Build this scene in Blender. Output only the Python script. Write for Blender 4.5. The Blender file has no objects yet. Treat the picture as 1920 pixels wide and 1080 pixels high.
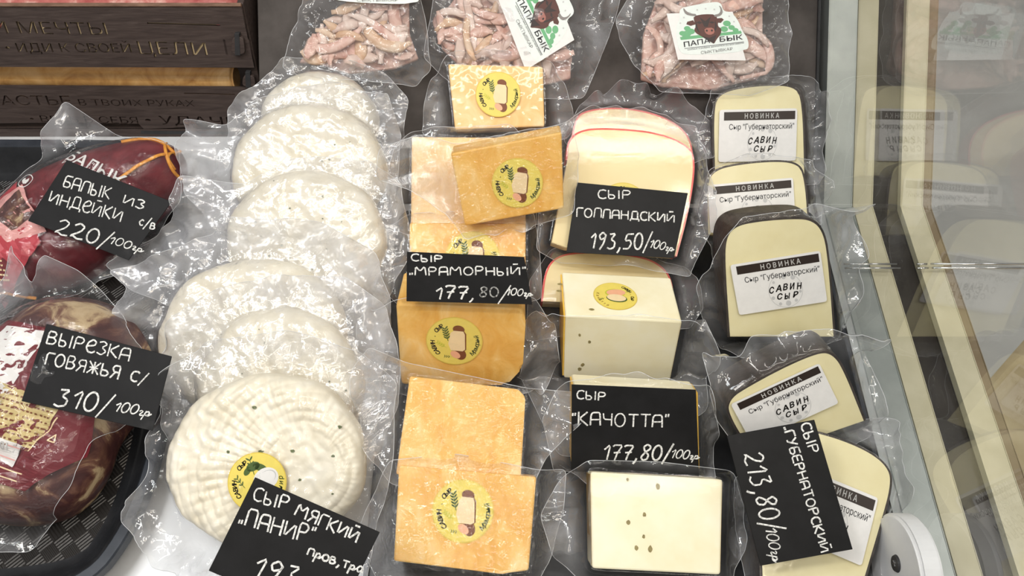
import bpy, bmesh, math, random
import numpy as np
from mathutils import Vector, Matrix
from math import sin, cos, tan, pi, radians, sqrt, atan2

# ------------------------------------------------------------------ camera
S = bpy.context.scene
COL = S.collection
PITCH = radians(57.5)
FPX = 1536.0
CAM = np.array((0.0, 0.0, 0.62))
cam_data = bpy.data.cameras.new('camera')
cam = bpy.data.objects.new('camera', cam_data)
COL.objects.link(cam)
cam.location = CAM
cam.rotation_euler = (pi / 2 - PITCH, 0, 0)
cam_data.sensor_width = 36.0
cam_data.lens = FPX / 1920 * 36.0
cam_data.clip_start = 0.01
S.camera = cam

# ------------------------------------------------------------------ world, lamps, exposure
S.view_settings.view_transform = 'Standard'
S.view_settings.look = 'None'
S.view_settings.exposure = -0.66
S.view_settings.gamma = 1.0
S.cycles.transparent_max_bounces = 40
S.cycles.max_bounces = 10
S.cycles.sample_clamp_indirect = 4.0
world = bpy.data.worlds.new('shop_ambience')
S.world = world
world.use_nodes = True
_bg = world.node_tree.nodes['Background']
_bg.inputs[0].default_value = (1.0, 0.955, 0.90, 1)
_bg.inputs[1].default_value = 0.34


def lamp(name, loc, target, sx, sy, power, color):
    d = bpy.data.lights.new(name, 'AREA')
    d.shape = 'RECTANGLE'
    d.size, d.size_y = sx, sy
    d.energy = power
    d.color = color
    o = bpy.data.objects.new(name, d)
    COL.objects.link(o)
    o.location = loc
    o.rotation_euler = (Vector(target) - Vector(loc)).to_track_quat('-Z', 'Y').to_euler()
    return o


# the counter's own tube lamp over the front edge, the shop's ceiling lamps, and added fill and glint lights
lamp('counter_tube_lamp', (0.0, 0.20, 1.05), (0.0, 0.34, 0), 1.3, 0.035, 6.3, (1.0, 0.965, 0.90))
lamp('cool_tube_lamp', (-0.50, 0.30, 1.00), (-0.25, 0.40, 0), 0.05, 0.65, 3.6, (0.90, 0.95, 1.0))
lamp('ceiling_or_fill_lamp', (0.65, -0.5, 2.3), (0.1, 0.3, 0), 0.6, 0.12, 11.0, (1.0, 0.85, 0.65))
lamp('ceiling_or_fill_lamp', (-0.55, 0.75, 2.4), (-0.05, 0.35, 0), 0.9, 0.15, 8.0, (1.0, 0.96, 0.91))
lamp('ceiling_or_fill_lamp', (0.15, -1.1, 1.7), (0.05, 0.3, 0), 1.0, 0.25, 7.0, (1.0, 0.93, 0.82))  # fill light added behind the camera to brighten upright faces
lamp('added_glint_strip', (0.10, -0.40, 1.30), (0.05, 0.25, 0), 1.2, 0.03, 2.6, (1.0, 0.95, 0.87))  # narrow strip added above the camera side for sharp glints on film
for p_ in ((-0.55, -0.15, 1.35), (-0.18, -0.75, 1.6), (0.42, -0.05, 1.4), (0.25, 0.75, 1.5)):
    lamp('added_glint_spot', p_, (p_[0] * 0.3, 0.32, 0), 0.05, 0.05, 1.5, (1.0, 0.96, 0.90))  # small lights added only to make the creased film sparkle
lamp('added_glare_spot', (-0.47, 0.10, 1.08), (-0.19, 0.48, 0.08), 0.16, 0.10, 2.6, (1.0, 0.98, 0.95))  # added so its reflection glares on the rear white rounds
lamp('ceiling_or_fill_lamp', (1.9, 0.6, 2.2), (1.2, 0.8, -0.8), 0.9, 0.6, 16.0, (1.0, 0.96, 0.9))

# ------------------------------------------------------------------ picture rays and item planes
FW = np.array((0, cos(PITCH), -sin(PITCH)))
UPV = np.array((0, sin(PITCH), cos(PITCH)))
XV = np.array((1.0, 0, 0))
RAMP_Y, RAMP_S = 0.49, 0.7445
GLASS_X = 0.290


def ray(px, py):
    return FW + (px - 960) / FPX * XV - (py - 540) / FPX * UPV


def at_z(px, py, z):
    r = ray(px, py)
    return CAM + r * ((z - CAM[2]) / r[2])


def at_y(px, py, y):
    r = ray(px, py)
    return CAM + r * (y / r[1])


def at_x(px, py, x):
    r = ray(px, py)
    return CAM + r * (x / r[0])


def ground(y):
    return np.maximum(0.0, RAMP_S * (np.asarray(y) - RAMP_Y))


class Fr:
    """a tilted plane with its own axes: u to the right, v up the slope, h outward"""

    def __init__(s, a, z, tilt, lean=0, yaw=0, roll=0):
        s.O = at_z(a[0], a[1], z)
        t, l, y = radians(tilt), radians(lean), radians(yaw)
        n = np.array((0, -sin(t), cos(t)))
        n = np.array((n[0] * cos(l) + n[2] * sin(l), n[1], -n[0] * sin(l) + n[2] * cos(l)))
        s.N = np.array((n[0] * cos(y) - n[1] * sin(y), n[0] * sin(y) + n[1] * cos(y), n[2]))
        x = np.array((cos(y), sin(y), 0))
        u = x - s.N * np.dot(s.N, x)
        u /= np.linalg.norm(u)
        v = np.cross(s.N, u)
        r = radians(roll)
        s.U = u * cos(r) + v * sin(r)
        s.V = np.cross(s.N, s.U)

    def uv(s, p, h=0.0):
        r = ray(p[0], p[1])
        o = s.O + s.N * h
        k = np.dot(o - CAM, s.N) / np.dot(r, s.N)
        d = CAM + r * k - o
        return np.array((np.dot(d, s.U), np.dot(d, s.V)))

    def uvs(s, ps, h=0.0):
        return np.array([s.uv(p, h) for p in ps])

    def world(s, u, v, h=0.0):
        return s.O + s.U * u + s.V * v + s.N * h

    def mat(s):
        m = Matrix.Identity(4)
        for i in range(3):
            m[i][0], m[i][1], m[i][2], m[i][3] = s.U[i], s.V[i], s.N[i], s.O[i]
        return m


# ------------------------------------------------------------------ materials
MATS = {}


def new_mat(name):
    m = bpy.data.materials.new(name)
    m.use_nodes = True
    m.node_tree.nodes.clear()
    MATS[name] = m
    N = m.node_tree.nodes
    L = m.node_tree.links

    def nd(t, **k):
        n = N.new(t)
        for a, b in k.items():
            if a == 'inp':
                for key, val in b.items():
                    if isinstance(val, bpy.types.NodeSocket):
                        L.new(val, n.inputs[key])
                    else:
                        n.inputs[key].default_value = val
            else:
                setattr(n, a, b)
        return n
    return m, nd, L


def ramp(nd, fac, stops):
    r = nd('ShaderNodeValToRGB', inp={'Fac': fac})
    e = r.color_ramp.elements
    while len(e) < len(stops):
        e.new(0.5)
    for x, (p, c) in zip(e, stops):
        x.position = p
        x.color = (*c, 1) if len(c) == 3 else c
    return r.outputs['Color']


def surf(name, stops, scale=60, detail=4, rough=0.45, bump=0.15, bscale=None, spec=0.4, coat=0.0, metallic=0.0,
         distort=0.0, sub=0.0, stretch=(1, 1, 1), bdist=0.001, voro=None, coat_rough=0.06):
    """noise-coloured surface; stops = [(pos, rgb)...]"""
    m, nd, L = new_mat(name)
    tc = nd('ShaderNodeTexCoord')
    mp = nd('ShaderNodeMapping', inp={'Vector': tc.outputs['Object'], 'Scale': stretch})
    v = mp.outputs[0]
    nz = nd('ShaderNodeTexNoise', inp={'Vector': v, 'Scale': scale, 'Detail': detail, 'Roughness': 0.6, 'Distortion': distort})
    c = ramp(nd, nz.outputs['Fac'], stops)
    if voro:
        sc, thr, col = voro
        vo = nd('ShaderNodeTexVoronoi', inp={'Vector': v, 'Scale': sc, 'Randomness': 1.0})
        nz3 = nd('ShaderNodeTexNoise', inp={'Vector': v, 'Scale': sc * 0.37})
        ad = nd('ShaderNodeMath', operation='MULTIPLY_ADD', inp={0: nz3.outputs['Fac'], 1: 0.55, 2: vo.outputs['Distance']})
        f = ramp(nd, ad.outputs[0], [(thr, (1, 1, 1)), (thr + 0.05, (0, 0, 0))])
        mx = nd('ShaderNodeMix', data_type='RGBA', inp={'Factor': f, 6: c, 7: (*col, 1)})
        c = mx.outputs[2]
    nb = nd('ShaderNodeTexNoise', inp={'Vector': v, 'Scale': bscale or scale * 2.5, 'Detail': 5})
    bm_ = nd('ShaderNodeBump', inp={'Height': nb.outputs['Fac'], 'Strength': bump, 'Distance': bdist})
    p = nd('ShaderNodeBsdfPrincipled', inp={'Base Color': c, 'Roughness': rough, 'Specular IOR Level': spec, 'Metallic': metallic,
                                          'Coat Weight': coat, 'Coat Roughness': coat_rough, 'Normal': bm_.outputs[0],
                                          'Subsurface Weight': sub, 'Subsurface Scale': 0.006})
    o = nd('ShaderNodeOutputMaterial')
    L.new(p.outputs[0], o.inputs[0])
    return m


FILM_TIGHT = {   # film lying against the food: haze, reflection gain, crease strength, crease scale, roughness
    'bag_tight': (0.012, 0.045, 0.80, 0.30, 60, 0.08), 'bag_smooth': (0.004, 0.02, 0.50, 0.02, 30, 0.08),
    'bag_crisp': (0.012, 0.04, 1.2, 0.75, 75, 0.05), 'bag_misty': (0.07, 0.30, 2.6, 0.48, 44, 0.17), 'bag_calm': (0.05, 0.14, 1.0, 0.32, 36, 0.12)}
FILM_LOOSE = {   # free margins
    'bag_loose': (0.09, 0.38, 1.5, 0.25, 30, 0.07), 'bag_milky': (0.20, 0.52, 1.7, 0.30, 30, 0.10), 'bag_dotted': (0.12, 0.28, 1.5, 0.42, 30, 0.12)}


def film(tight, loose):
    """clear vacuum film: see-through, slightly milky, glossy, creased; cloudier where it hangs slack"""
    name = tight + '_' + loose
    if name in MATS:
        return name
    A, B = FILM_TIGHT[tight], FILM_LOOSE[loose]
    m, nd, L = new_mat(name)
    v = nd('ShaderNodeTexCoord').outputs['Object']
    at = nd('ShaderNodeAttribute', attribute_name='slack').outputs['Fac']

    def mixf(a, b):
        return nd('ShaderNodeMix', inp={0: at, 2: a, 3: b}).outputs[0]

    def ridge(sc):
        n1 = nd('ShaderNodeTexNoise', inp={'Vector': v, 'Scale': sc, 'Detail': 2.5, 'Roughness': 0.5, 'Distortion': 1.2})
        s1 = nd('ShaderNodeMath', operation='SUBTRACT', inp={0: n1.outputs['Fac'], 1: 0.5})
        a1 = nd('ShaderNodeMath', operation='ABSOLUTE', inp={0: s1.outputs[0]})
        n2 = nd('ShaderNodeTexNoise', inp={'Vector': v, 'Scale': sc * 3.1, 'Detail': 2, 'Distortion': 0.8})
        s2 = nd('ShaderNodeMath', operation='SUBTRACT', inp={0: n2.outputs['Fac'], 1: 0.5})
        a2 = nd('ShaderNodeMath', operation='ABSOLUTE', inp={0: s2.outputs[0]})
        return nd('ShaderNodeMath', operation='MULTIPLY_ADD', inp={0: a2.outputs[0], 1: 0.35, 2: a1.outputs[0]}).outputs[0]
    h = mixf(ridge(A[4]), ridge(B[4]))
    if loose == 'bag_dotted':
        sp = nd('ShaderNodeSeparateXYZ', inp={0: v})
        ms = []
        for q in (0, 1):
            mm = nd('ShaderNodeMath', operation='MULTIPLY', inp={0: sp.outputs[q], 1: 2 * pi / 0.0019})
            ms.append(nd('ShaderNodeMath', operation='SINE', inp={0: mm.outputs[0]}).outputs[0])
        pr = nd('ShaderNodeMath', operation='MULTIPLY', inp={0: ms[0], 1: ms[1]})
        pr2 = nd('ShaderNodeMath', operation='MULTIPLY', inp={0: pr.outputs[0], 1: at})
        h = nd('ShaderNodeMath', operation='MULTIPLY_ADD', inp={0: pr2.outputs[0], 1: 0.03, 2: h}).outputs[0]
    bp = nd('ShaderNodeBump', inp={'Height': h, 'Strength': mixf(A[3], B[3]), 'Distance': 0.006}).outputs[0]
    n3 = nd('ShaderNodeTexNoise', inp={'Vector': v, 'Scale': 24, 'Detail': 3})
    hz = nd('ShaderNodeMapRange', inp={0: n3.outputs['Fac'], 1: 0.35, 2: 0.65, 3: mixf(A[0], B[0]), 4: mixf(A[1], B[1])})
    tr = nd('ShaderNodeBsdfTransparent', inp={'Color': (0.975, 0.975, 0.975, 1)})
    col = (0.86, 0.875, 0.92, 1)
    df = nd('ShaderNodeBsdfDiffuse', inp={'Color': col, 'Normal': bp})
    tl = nd('ShaderNodeBsdfTranslucent', inp={'Color': col, 'Normal': bp})
    m0 = nd('ShaderNodeMixShader', inp={0: 0.35, 1: df.outputs[0], 2: tl.outputs[0]})
    m1 = nd('ShaderNodeMixShader', inp={0: hz.outputs[0], 1: tr.outputs[0], 2: m0.outputs[0]})
    gl = nd('ShaderNodeBsdfGlossy', inp={'Color': (1, 1, 1, 1), 'Roughness': mixf(A[5], B[5]), 'Normal': bp})
    ge = nd('ShaderNodeNewGeometry')
    io = nd('ShaderNodeMapRange', inp={0: ge.outputs['Backfacing'], 3: 1.5, 4: 1 / 1.5})      # a thin film is the same from both sides
    fr = nd('ShaderNodeFresnel', inp={'IOR': io.outputs[0], 'Normal': bp})
    fg = nd('ShaderNodeMath', operation='MULTIPLY_ADD', use_clamp=True, inp={0: fr.outputs[0], 1: mixf(A[2], B[2]), 2: mixf(0.0, 0.02)})
    fm = nd('ShaderNodeMath', operation='MINIMUM', inp={0: fg.outputs[0], 1: 0.6})
    m2 = nd('ShaderNodeMixShader', inp={0: fm.outputs[0], 1: m1.outputs[0], 2: gl.outputs[0]})
    o = nd('ShaderNodeOutputMaterial')
    L.new(m2.outputs[0], o.inputs[0])
    return name


def plain(name, col, rough=0.5, spec=0.3, metallic=0.0):
    return surf(name, [(0.3, [c * 0.93 for c in col]), (0.7, col)], scale=150, rough=rough, spec=spec, bump=0.05, metallic=metallic)


def srgb(r, g, b):
    f = lambda c: c / 12.92 if c <= 0.04045 else ((c + 0.055) / 1.055) ** 2.4
    return tuple(f(x / 255) for x in (r, g, b))


surf('steel', [(0.3, (0.62, 0.64, 0.66)), (0.7, (0.72, 0.73, 0.74))], scale=40, rough=0.32, metallic=0.85, stretch=(1, 14, 1), bump=0.05)
surf('deck_white', [(0.3, (0.66, 0.67, 0.69)), (0.7, (0.76, 0.77, 0.78))], scale=25, rough=0.3, metallic=0.25, bump=0.05)
surf('ramp_grey', [(0.3, (0.055, 0.048, 0.044)), (0.7, (0.095, 0.084, 0.078))], scale=30, rough=0.65, bump=0.1, spec=0.12)
surf('rail_cream', [(0.3, srgb(196, 188, 160)), (0.7, srgb(212, 204, 178))], scale=35, rough=0.45, bump=0.08)
surf('rail_dark', [(0.3, (0.018, 0.014, 0.012)), (0.7, (0.034, 0.028, 0.024))], scale=35, rough=0.35, bump=0.08)
surf('rail_brown', [(0.3, (0.20, 0.145, 0.085)), (0.7, (0.28, 0.21, 0.13))], scale=35, rough=0.5, bump=0.08)
surf('rail_metal', [(0.3, (0.40, 0.43, 0.42)), (0.7, (0.52, 0.55, 0.54))], scale=30, rough=0.35, metallic=0.5, bump=0.05)
surf('gasket', [(0.3, (0.02, 0.02, 0.022)), (0.7, (0.04, 0.04, 0.042))], rough=0.6)
surf('chrome', [(0.3, (0.9, 0.9, 0.9)), (0.7, (0.95, 0.95, 0.95))], rough=0.18, metallic=1.0, bump=0.0)
surf('floor_beige', [(0.3, srgb(196, 176, 138)), (0.5, srgb(212, 193, 156)), (0.7, srgb(222, 206, 172))], scale=14, rough=0.4, bump=0.1)
surf('white_panel', [(0.3, srgb(205, 206, 206)), (0.7, srgb(222, 222, 220))], scale=5, rough=0.35, bump=0.03)
surf('white_plastic', [(0.3, (0.70, 0.71, 0.72)), (0.7, (0.78, 0.79, 0.80))], scale=40, rough=0.35, bump=0.03)
surf('wood_dark', [(0.25, (0.034, 0.023, 0.020)), (0.5, (0.056, 0.039, 0.034)), (0.75, (0.082, 0.060, 0.052))], scale=30, stretch=(1, 9, 9), rough=0.6, bump=0.35, bscale=60, distort=0.6)
surf('wood_edge', [(0.3, (0.10, 0.05, 0.03)), (0.7, (0.22, 0.13, 0.085))], scale=60, stretch=(1, 5, 5), rough=0.7, bump=0.3)
surf('parchment', [(0.3, srgb(160, 112, 62)), (0.5, srgb(205, 158, 98)), (0.7, srgb(226, 186, 130))], scale=22, rough=0.35, bump=0.4, coat=0.4, distort=1.5)
surf('tray_black', [(0.3, (0.012, 0.013, 0.015)), (0.7, (0.022, 0.023, 0.026))], rough=0.26, spec=0.5, bump=0.08)
surf('rim_black', [(0.3, (0.022, 0.026, 0.034)), (0.7, (0.04, 0.046, 0.058))], rough=0.22, spec=0.7, bump=0.05)
surf('panir', [(0.3, srgb(222, 212, 188)), (0.5, srgb(236, 229, 210)), (0.72, srgb(244, 239, 225))], scale=38, rough=0.5, bump=0.55, bscale=160, spec=0.35, sub=0.0)
surf('herb', [(0.3, (0.06, 0.075, 0.03)), (0.7, (0.16, 0.19, 0.07))], scale=300, rough=0.6)
surf('marbled', [(0.28, srgb(222, 160, 66)), (0.42, srgb(230, 176, 84)), (0.56, srgb(238, 192, 108)), (0.74, srgb(246, 218, 160))], scale=42, detail=6, rough=0.4, bump=0.18, bscale=130, distort=0.9, stretch=(1, 0.7, 1))
surf('marbled_pale', [(0.28, srgb(238, 188, 116)), (0.5, srgb(244, 203, 138)), (0.74, srgb(250, 226, 180))], scale=46, detail=6, rough=0.4, bump=0.2, bscale=130, distort=0.9)
surf('dutch', [(0.3, srgb(228, 208, 154)), (0.7, srgb(235, 218, 168))], scale=18, rough=0.38, bump=0.06)
surf('rind_red', [(0.3, (0.62, 0.045, 0.035)), (0.7, (0.78, 0.09, 0.075))], scale=60, rough=0.35, coat=0.3)
surf('kachotta', [(0.3, srgb(238, 228, 190)), (0.5, srgb(244, 237, 206)), (0.7, srgb(248, 243, 220))], scale=24, rough=0.36, bump=0.06)
surf('rind_yellow', [(0.3, srgb(226, 178, 60)), (0.7, srgb(240, 200, 92))], scale=60, rough=0.35, coat=0.3)
surf('seed', [(0.3, (0.20, 0.16, 0.06)), (0.7, (0.36, 0.30, 0.13))], scale=400, rough=0.6)
surf('gubern', [(0.3, srgb(228, 217, 170)), (0.6, srgb(235, 226, 183)), (0.8, srgb(240, 233, 198))], scale=26, rough=0.38, bump=0.08)
surf('rind_black', [(0.3, (0.022, 0.017, 0.014)), (0.6, (0.055, 0.042, 0.036)), (0.8, (0.12, 0.10, 0.09))], scale=80, rough=0.5, bump=0.9, bscale=200, coat=0.15)
surf('meat_red', [(0.25, (0.045, 0.004, 0.007)), (0.5, (0.13, 0.012, 0.018)), (0.75, (0.24, 0.04, 0.045))], scale=26, rough=0.35, bump=0.5, bscale=60, distort=0.6)
surf('meat_marbled', [(0.28, (0.035, 0.013, 0.014)), (0.46, (0.075, 0.028, 0.026)), (0.55, (0.16, 0.075, 0.05)), (0.62, (0.46, 0.34, 0.20)), (0.70, (0.52, 0.40, 0.25)), (0.8, (0.12, 0.045, 0.038))], scale=21, detail=5, rough=0.35, bump=0.9, bscale=110, distort=2.2)
surf('string_orange', [(0.3, (0.62, 0.22, 0.02)), (0.7, (0.80, 0.36, 0.05))], scale=300, rough=0.6)
surf('ear_pink', [(0.3, srgb(190, 140, 126)), (0.5, srgb(212, 174, 160)), (0.7, srgb(226, 200, 188))], scale=70, rough=0.35, bump=0.4, distort=1.0)
surf('ear_tan', [(0.3, srgb(190, 146, 112)), (0.5, srgb(210, 176, 146)), (0.7, srgb(222, 200, 178))], scale=50, rough=0.35, bump=0.4, distort=1.0)
surf('ear_pale', [(0.3, srgb(196, 164, 152)), (0.5, srgb(212, 188, 176)), (0.7, srgb(226, 208, 198))], scale=50, rough=0.35, bump=0.4, distort=1.0)
surf('card_black', [(0.35, (0.006, 0.006, 0.0065)), (0.62, (0.011, 0.011, 0.012)), (0.8, (0.03, 0.03, 0.031))], scale=34, detail=8, rough=0.55, spec=0.22, bump=0.06)
surf('chalk', [(0.38, (0.42, 0.42, 0.41)), (0.5, (0.74, 0.74, 0.72)), (0.65, (0.86, 0.86, 0.84))], scale=700, rough=0.9, spec=0.0)
surf('chalk_faint', [(0.38, (0.06, 0.06, 0.06)), (0.52, (0.34, 0.34, 0.33)), (0.7, (0.60, 0.60, 0.58))], scale=600, rough=0.9, spec=0.0)
surf('meat_fresh', [(0.3, (0.30, 0.05, 0.05)), (0.55, (0.52, 0.17, 0.15)), (0.75, (0.80, 0.55, 0.48))], scale=60, rough=0.3, bump=0.4)
for n_, c_ in dict(print_white=(0.80, 0.79, 0.775), print_black=(0.016, 0.014, 0.013), print_grey=(0.55, 0.55, 0.55), print_darkgrey=(0.10, 0.10, 0.11),
                   print_bar=(0.030, 0.020, 0.016), sticker_yellow=srgb(232, 212, 104), sticker_edge=srgb(222, 196, 84), print_cream=srgb(238, 214, 170), print_brown=srgb(120, 66, 30),
                   print_green=srgb(76, 98, 50), print_palegreen=srgb(196, 196, 70), print_pink=srgb(236, 176, 140), bull_brown=(0.085, 0.022, 0.016),
                   bull_dark=(0.022, 0.010, 0.010), bull_nose=(0.36, 0.13, 0.10), horn=(0.23, 0.21, 0.20), leaf_green=(0.14, 0.42, 0.20),
                   label_maroon=(0.16, 0.012, 0.020), label_beige=srgb(206, 186, 130), label_film=(0.50, 0.05, 0.07), label_mint=(0.76, 0.82, 0.79), label_pink=(0.72, 0.36, 0.34)).items():
    plain(n_, c_, rough=0.42, spec=0.35)
plain('bag_edge', (0.72, 0.74, 0.77), rough=0.25, spec=0.5)


def glass_mat():
    m, nd, L = new_mat('pane_glass')
    tr = nd('ShaderNodeBsdfTransparent', inp={'Color': (0.955, 0.97, 0.965, 1)})
    gl = nd('ShaderNodeBsdfGlossy', inp={'Roughness': 0.012, 'Color': (1, 1, 1, 1)})
    fr = nd('ShaderNodeFresnel', inp={'IOR': 1.52})
    ge = nd('ShaderNodeNewGeometry')
    io = nd('ShaderNodeMapRange', inp={0: ge.outputs['Backfacing'], 3: 1.52, 4: 1 / 1.52})
    L.new(io.outputs[0], fr.inputs['IOR'])
    fg = nd('ShaderNodeMath', operation='MULTIPLY', use_clamp=True, inp={0: fr.outputs[0], 1: 0.95})
    mx = nd('ShaderNodeMixShader', inp={0: fg.outputs[0], 1: tr.outputs[0], 2: gl.outputs[0]})
    o = nd('ShaderNodeOutputMaterial')
    L.new(mx.outputs[0], o.inputs[0])


glass_mat()

# ------------------------------------------------------------------ object helpers


def mk(name, verts, faces, mats, parent=None, midx=None, smooth=False):
    me = bpy.data.meshes.new(name)
    me.from_pydata([tuple(map(float, v)) for v in verts], [], [tuple(int(i) for i in f) for f in faces])
    for m in ([mats] if isinstance(mats, str) else mats):
        me.materials.append(MATS[m])
    if midx is not None:
        me.polygons.foreach_set('material_index', np.asarray(midx, dtype=np.int32))
    if smooth:
        me.polygons.foreach_set('use_smooth', np.ones(len(me.polygons), dtype=bool))
    me.update()
    o = bpy.data.objects.new(name, me)
    COL.objects.link(o)
    if parent is not None:
        o.parent = parent
    return o


def from_bm(name, bm, mats, parent=None, smooth=False):
    bmesh.ops.recalc_face_normals(bm, faces=bm.faces)
    me = bpy.data.meshes.new(name)
    bm.to_mesh(me)
    bm.free()
    for m in ([mats] if isinstance(mats, str) else mats):
        me.materials.append(MATS[m])
    if smooth:
        me.polygons.foreach_set('use_smooth', np.ones(len(me.polygons), dtype=bool))
    o = bpy.data.objects.new(name, me)
    COL.objects.link(o)
    if parent is not None:
        o.parent = parent
    return o


def tag(o, label, cat, group=None, kind=None):
    o['label'] = label
    if cat:
        o['category'] = cat
    if group:
        o['group'] = group
    if kind:
        o['kind'] = kind
    return o


def thing(name, fr, label, cat, group=None):
    o = bpy.data.objects.new(name, None)
    o.empty_display_size = 0.02
    COL.objects.link(o)
    if fr is not None:
        o.matrix_world = fr.mat()
    return tag(o, label, cat, group)


class Geo:
    """collects faces with material slots, then links them as one mesh"""

    def __init__(s):
        s.v, s.f, s.m, s.names = [], [], [], []

    def slot(s, m):
        if m not in s.names:
            s.names.append(m)
        return s.names.index(m)

    def add(s, verts, faces, m):
        k = len(s.v)
        s.v += [tuple(v) for v in verts]
        s.f += [tuple(i + k for i in f) for f in faces]
        s.m += [s.slot(m)] * len(faces)

    def poly(s, pts2, h, m, thick=0.0):
        n = len(pts2)
        if thick <= 0:
            s.add([(p[0], p[1], h) for p in pts2], [tuple(range(n))], m)
        else:
            s.add([(p[0], p[1], h) for p in pts2] + [(p[0], p[1], h - thick) for p in pts2],
                  [tuple(range(n)), tuple(range(2 * n - 1, n - 1, -1))] + [(i, i + n, (i + 1) % n + n, (i + 1) % n) for i in range(n)], m)

    def build(s, name, parent=None, smooth=False):
        return mk(name, s.v, s.f, s.names, parent, s.m, smooth)


def smooth_poly(pts, it=2):
    p = np.asarray(pts, float)
    for _ in range(it):
        q = np.roll(p, -1, axis=0)
        a, b = p * 0.75 + q * 0.25, p * 0.25 + q * 0.75
        p = np.stack([a, b], 1).reshape(-1, p.shape[1])
    return p


def round_poly(pts, radii, seg=6):
    """polygon with rounded corners; radii: one per corner"""
    p = np.asarray(pts, float)
    n = len(p)
    out = []
    for i in range(n):
        a, b, c = p[i - 1], p[i], p[(i + 1) % n]
        r = radii[i] if hasattr(radii, '__len__') else radii
        if r <= 0:
            out.append(b)
            continue
        d1, d2 = a - b, c - b
        r1 = min(r, np.linalg.norm(d1) * 0.48)
        r2 = min(r, np.linalg.norm(d2) * 0.48)
        s, e = b + d1 / np.linalg.norm(d1) * r1, b + d2 / np.linalg.norm(d2) * r2
        for k in range(seg + 1):
            t = k / seg
            out.append(s * (1 - t) ** 2 + b * 2 * t * (1 - t) + e * t * t)
    return np.array(out)


def ccw(p):
    p = np.asarray(p)
    a = np.sum(p[:, 0] * np.roll(p[:, 1], -1) - np.roll(p[:, 0], -1) * p[:, 1])
    return p if a > 0 else p[::-1]


def prism(name, poly, h0, h1, mats, parent, bevel=0.0015, wob=0.0, seed=0, seg=2):
    poly = ccw(poly)
    bm = bmesh.new()
    rng = random.Random(seed)
    b = [bm.verts.new((p[0] + rng.uniform(-wob, wob), p[1] + rng.uniform(-wob, wob), h0)) for p in poly]
    t = [bm.verts.new((p[0], p[1], h1)) for p in poly]
    n = len(poly)
    bm.faces.new(t)
    bm.faces.new(b[::-1])
    for i in range(n):
        bm.faces.new((b[i], b[(i + 1) % n], t[(i + 1) % n], t[i]))
    if bevel > 0:
        bmesh.ops.bevel(bm, geom=[e for e in bm.edges if len(poly) < 9 or abs(e.verts[0].co.z - e.verts[1].co.z) < 1e-6], offset=bevel, segments=seg, affect='EDGES', profile=0.5, clamp_overlap=True)
    return from_bm(name, bm, mats, parent)


def band(name, pts, width, h0, h1, mat, parent, closed=False):
    """strip of rind standing on an outline: inner line pts, grown outwards by width"""
    p = np.asarray(pts, float)
    n = len(p)
    tn = np.gradient(p, axis=0)
    tn /= np.linalg.norm(tn, axis=1)[:, None] + 1e-9
    nr = np.stack([tn[:, 1], -tn[:, 0]], 1)
    c = p.mean(0)
    if np.sum((p - c) * nr) < 0:
        nr = -nr
    q = p + nr * width
    v = [(*a, h0) for a in p] + [(*a, h1) for a in p] + [(*a, h1) for a in q] + [(*a, h0) for a in q]
    f = []
    for i in range(n - 1):
        for k in range(4):
            a, b = k * n, ((k + 1) % 4) * n
            f.append((a + i, a + i + 1, b + i + 1, b + i))
    f.append((0, n, 2 * n, 3 * n))
    f.append((n - 1, 4 * n - 1, 3 * n - 1, 2 * n - 1))
    o = mk(name, v, f, mat, parent)
    bm = bmesh.new()
    bm.from_mesh(o.data)
    bmesh.ops.recalc_face_normals(bm, faces=bm.faces)
    bm.to_mesh(o.data)
    bm.free()
    return o


def tube(path, r, seg=8, flat=1.0, taper=None):
    p = np.asarray(path, float)
    n = len(p)
    t = np.gradient(p, axis=0)
    t /= np.linalg.norm(t, axis=1)[:, None] + 1e-12
    up = np.array((0.0, 0.0, 1.0))
    vs, fs = [], []
    for i in range(n):
        s = np.cross(t[i], up)
        if np.linalg.norm(s) < 1e-3:
            s = np.array((1.0, 0, 0))
        s /= np.linalg.norm(s)
        w = np.cross(s, t[i])
        rr = r * (taper[i] if taper is not None else 1)
        for k in range(seg):
            a = 2 * pi * k / seg
            vs.append(p[i] + s * cos(a) * rr + w * sin(a) * rr * flat)
    for i in range(n - 1):
        for k in range(seg):
            fs.append((i * seg + k, i * seg + (k + 1) % seg, (i + 1) * seg + (k + 1) % seg, (i + 1) * seg + k))
    fs.append(tuple(range(seg - 1, -1, -1)))
    fs.append(tuple((n - 1) * seg + k for k in range(seg)))
    return vs, fs


def noise2(u, v, seed, f, n=4):
    """smooth pseudo-noise, about -1..1"""
    r = np.random.RandomState(seed)
    out = np.zeros_like(u)
    for _ in range(n):
        a = r.uniform(0, 2 * pi)
        ff = f * r.uniform(0.6, 1.6)
        out += np.sin((u * cos(a) + v * sin(a)) * ff * 2 * pi + r.uniform(0, 6.28) + 1.3 * np.sin((u * sin(a) - v * cos(a)) * ff * 3.7 + r.uniform(0, 6.28)))
    return out / n * 1.6


def creases(u, v, seed, f, n=5):
    """sum of triangle waves: flat facets that meet in sharp folds"""
    r = np.random.RandomState(seed)
    out = np.zeros_like(u)
    wu, wv = noise2(u, v, seed + 5, f * 0.35) * 0.35 / f, noise2(u, v, seed + 9, f * 0.35) * 0.35 / f
    for _ in range(n):
        a = r.uniform(0, 2 * pi)
        ff = f * r.uniform(0.5, 1.7)
        x = ((u + wu) * cos(a) + (v + wv) * sin(a)) * ff + r.uniform(0, 1)
        out += (np.abs(x - np.floor(x) - 0.5) * 4 - 1) * r.uniform(0.5, 1)
    return out / n * 1.5


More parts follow.
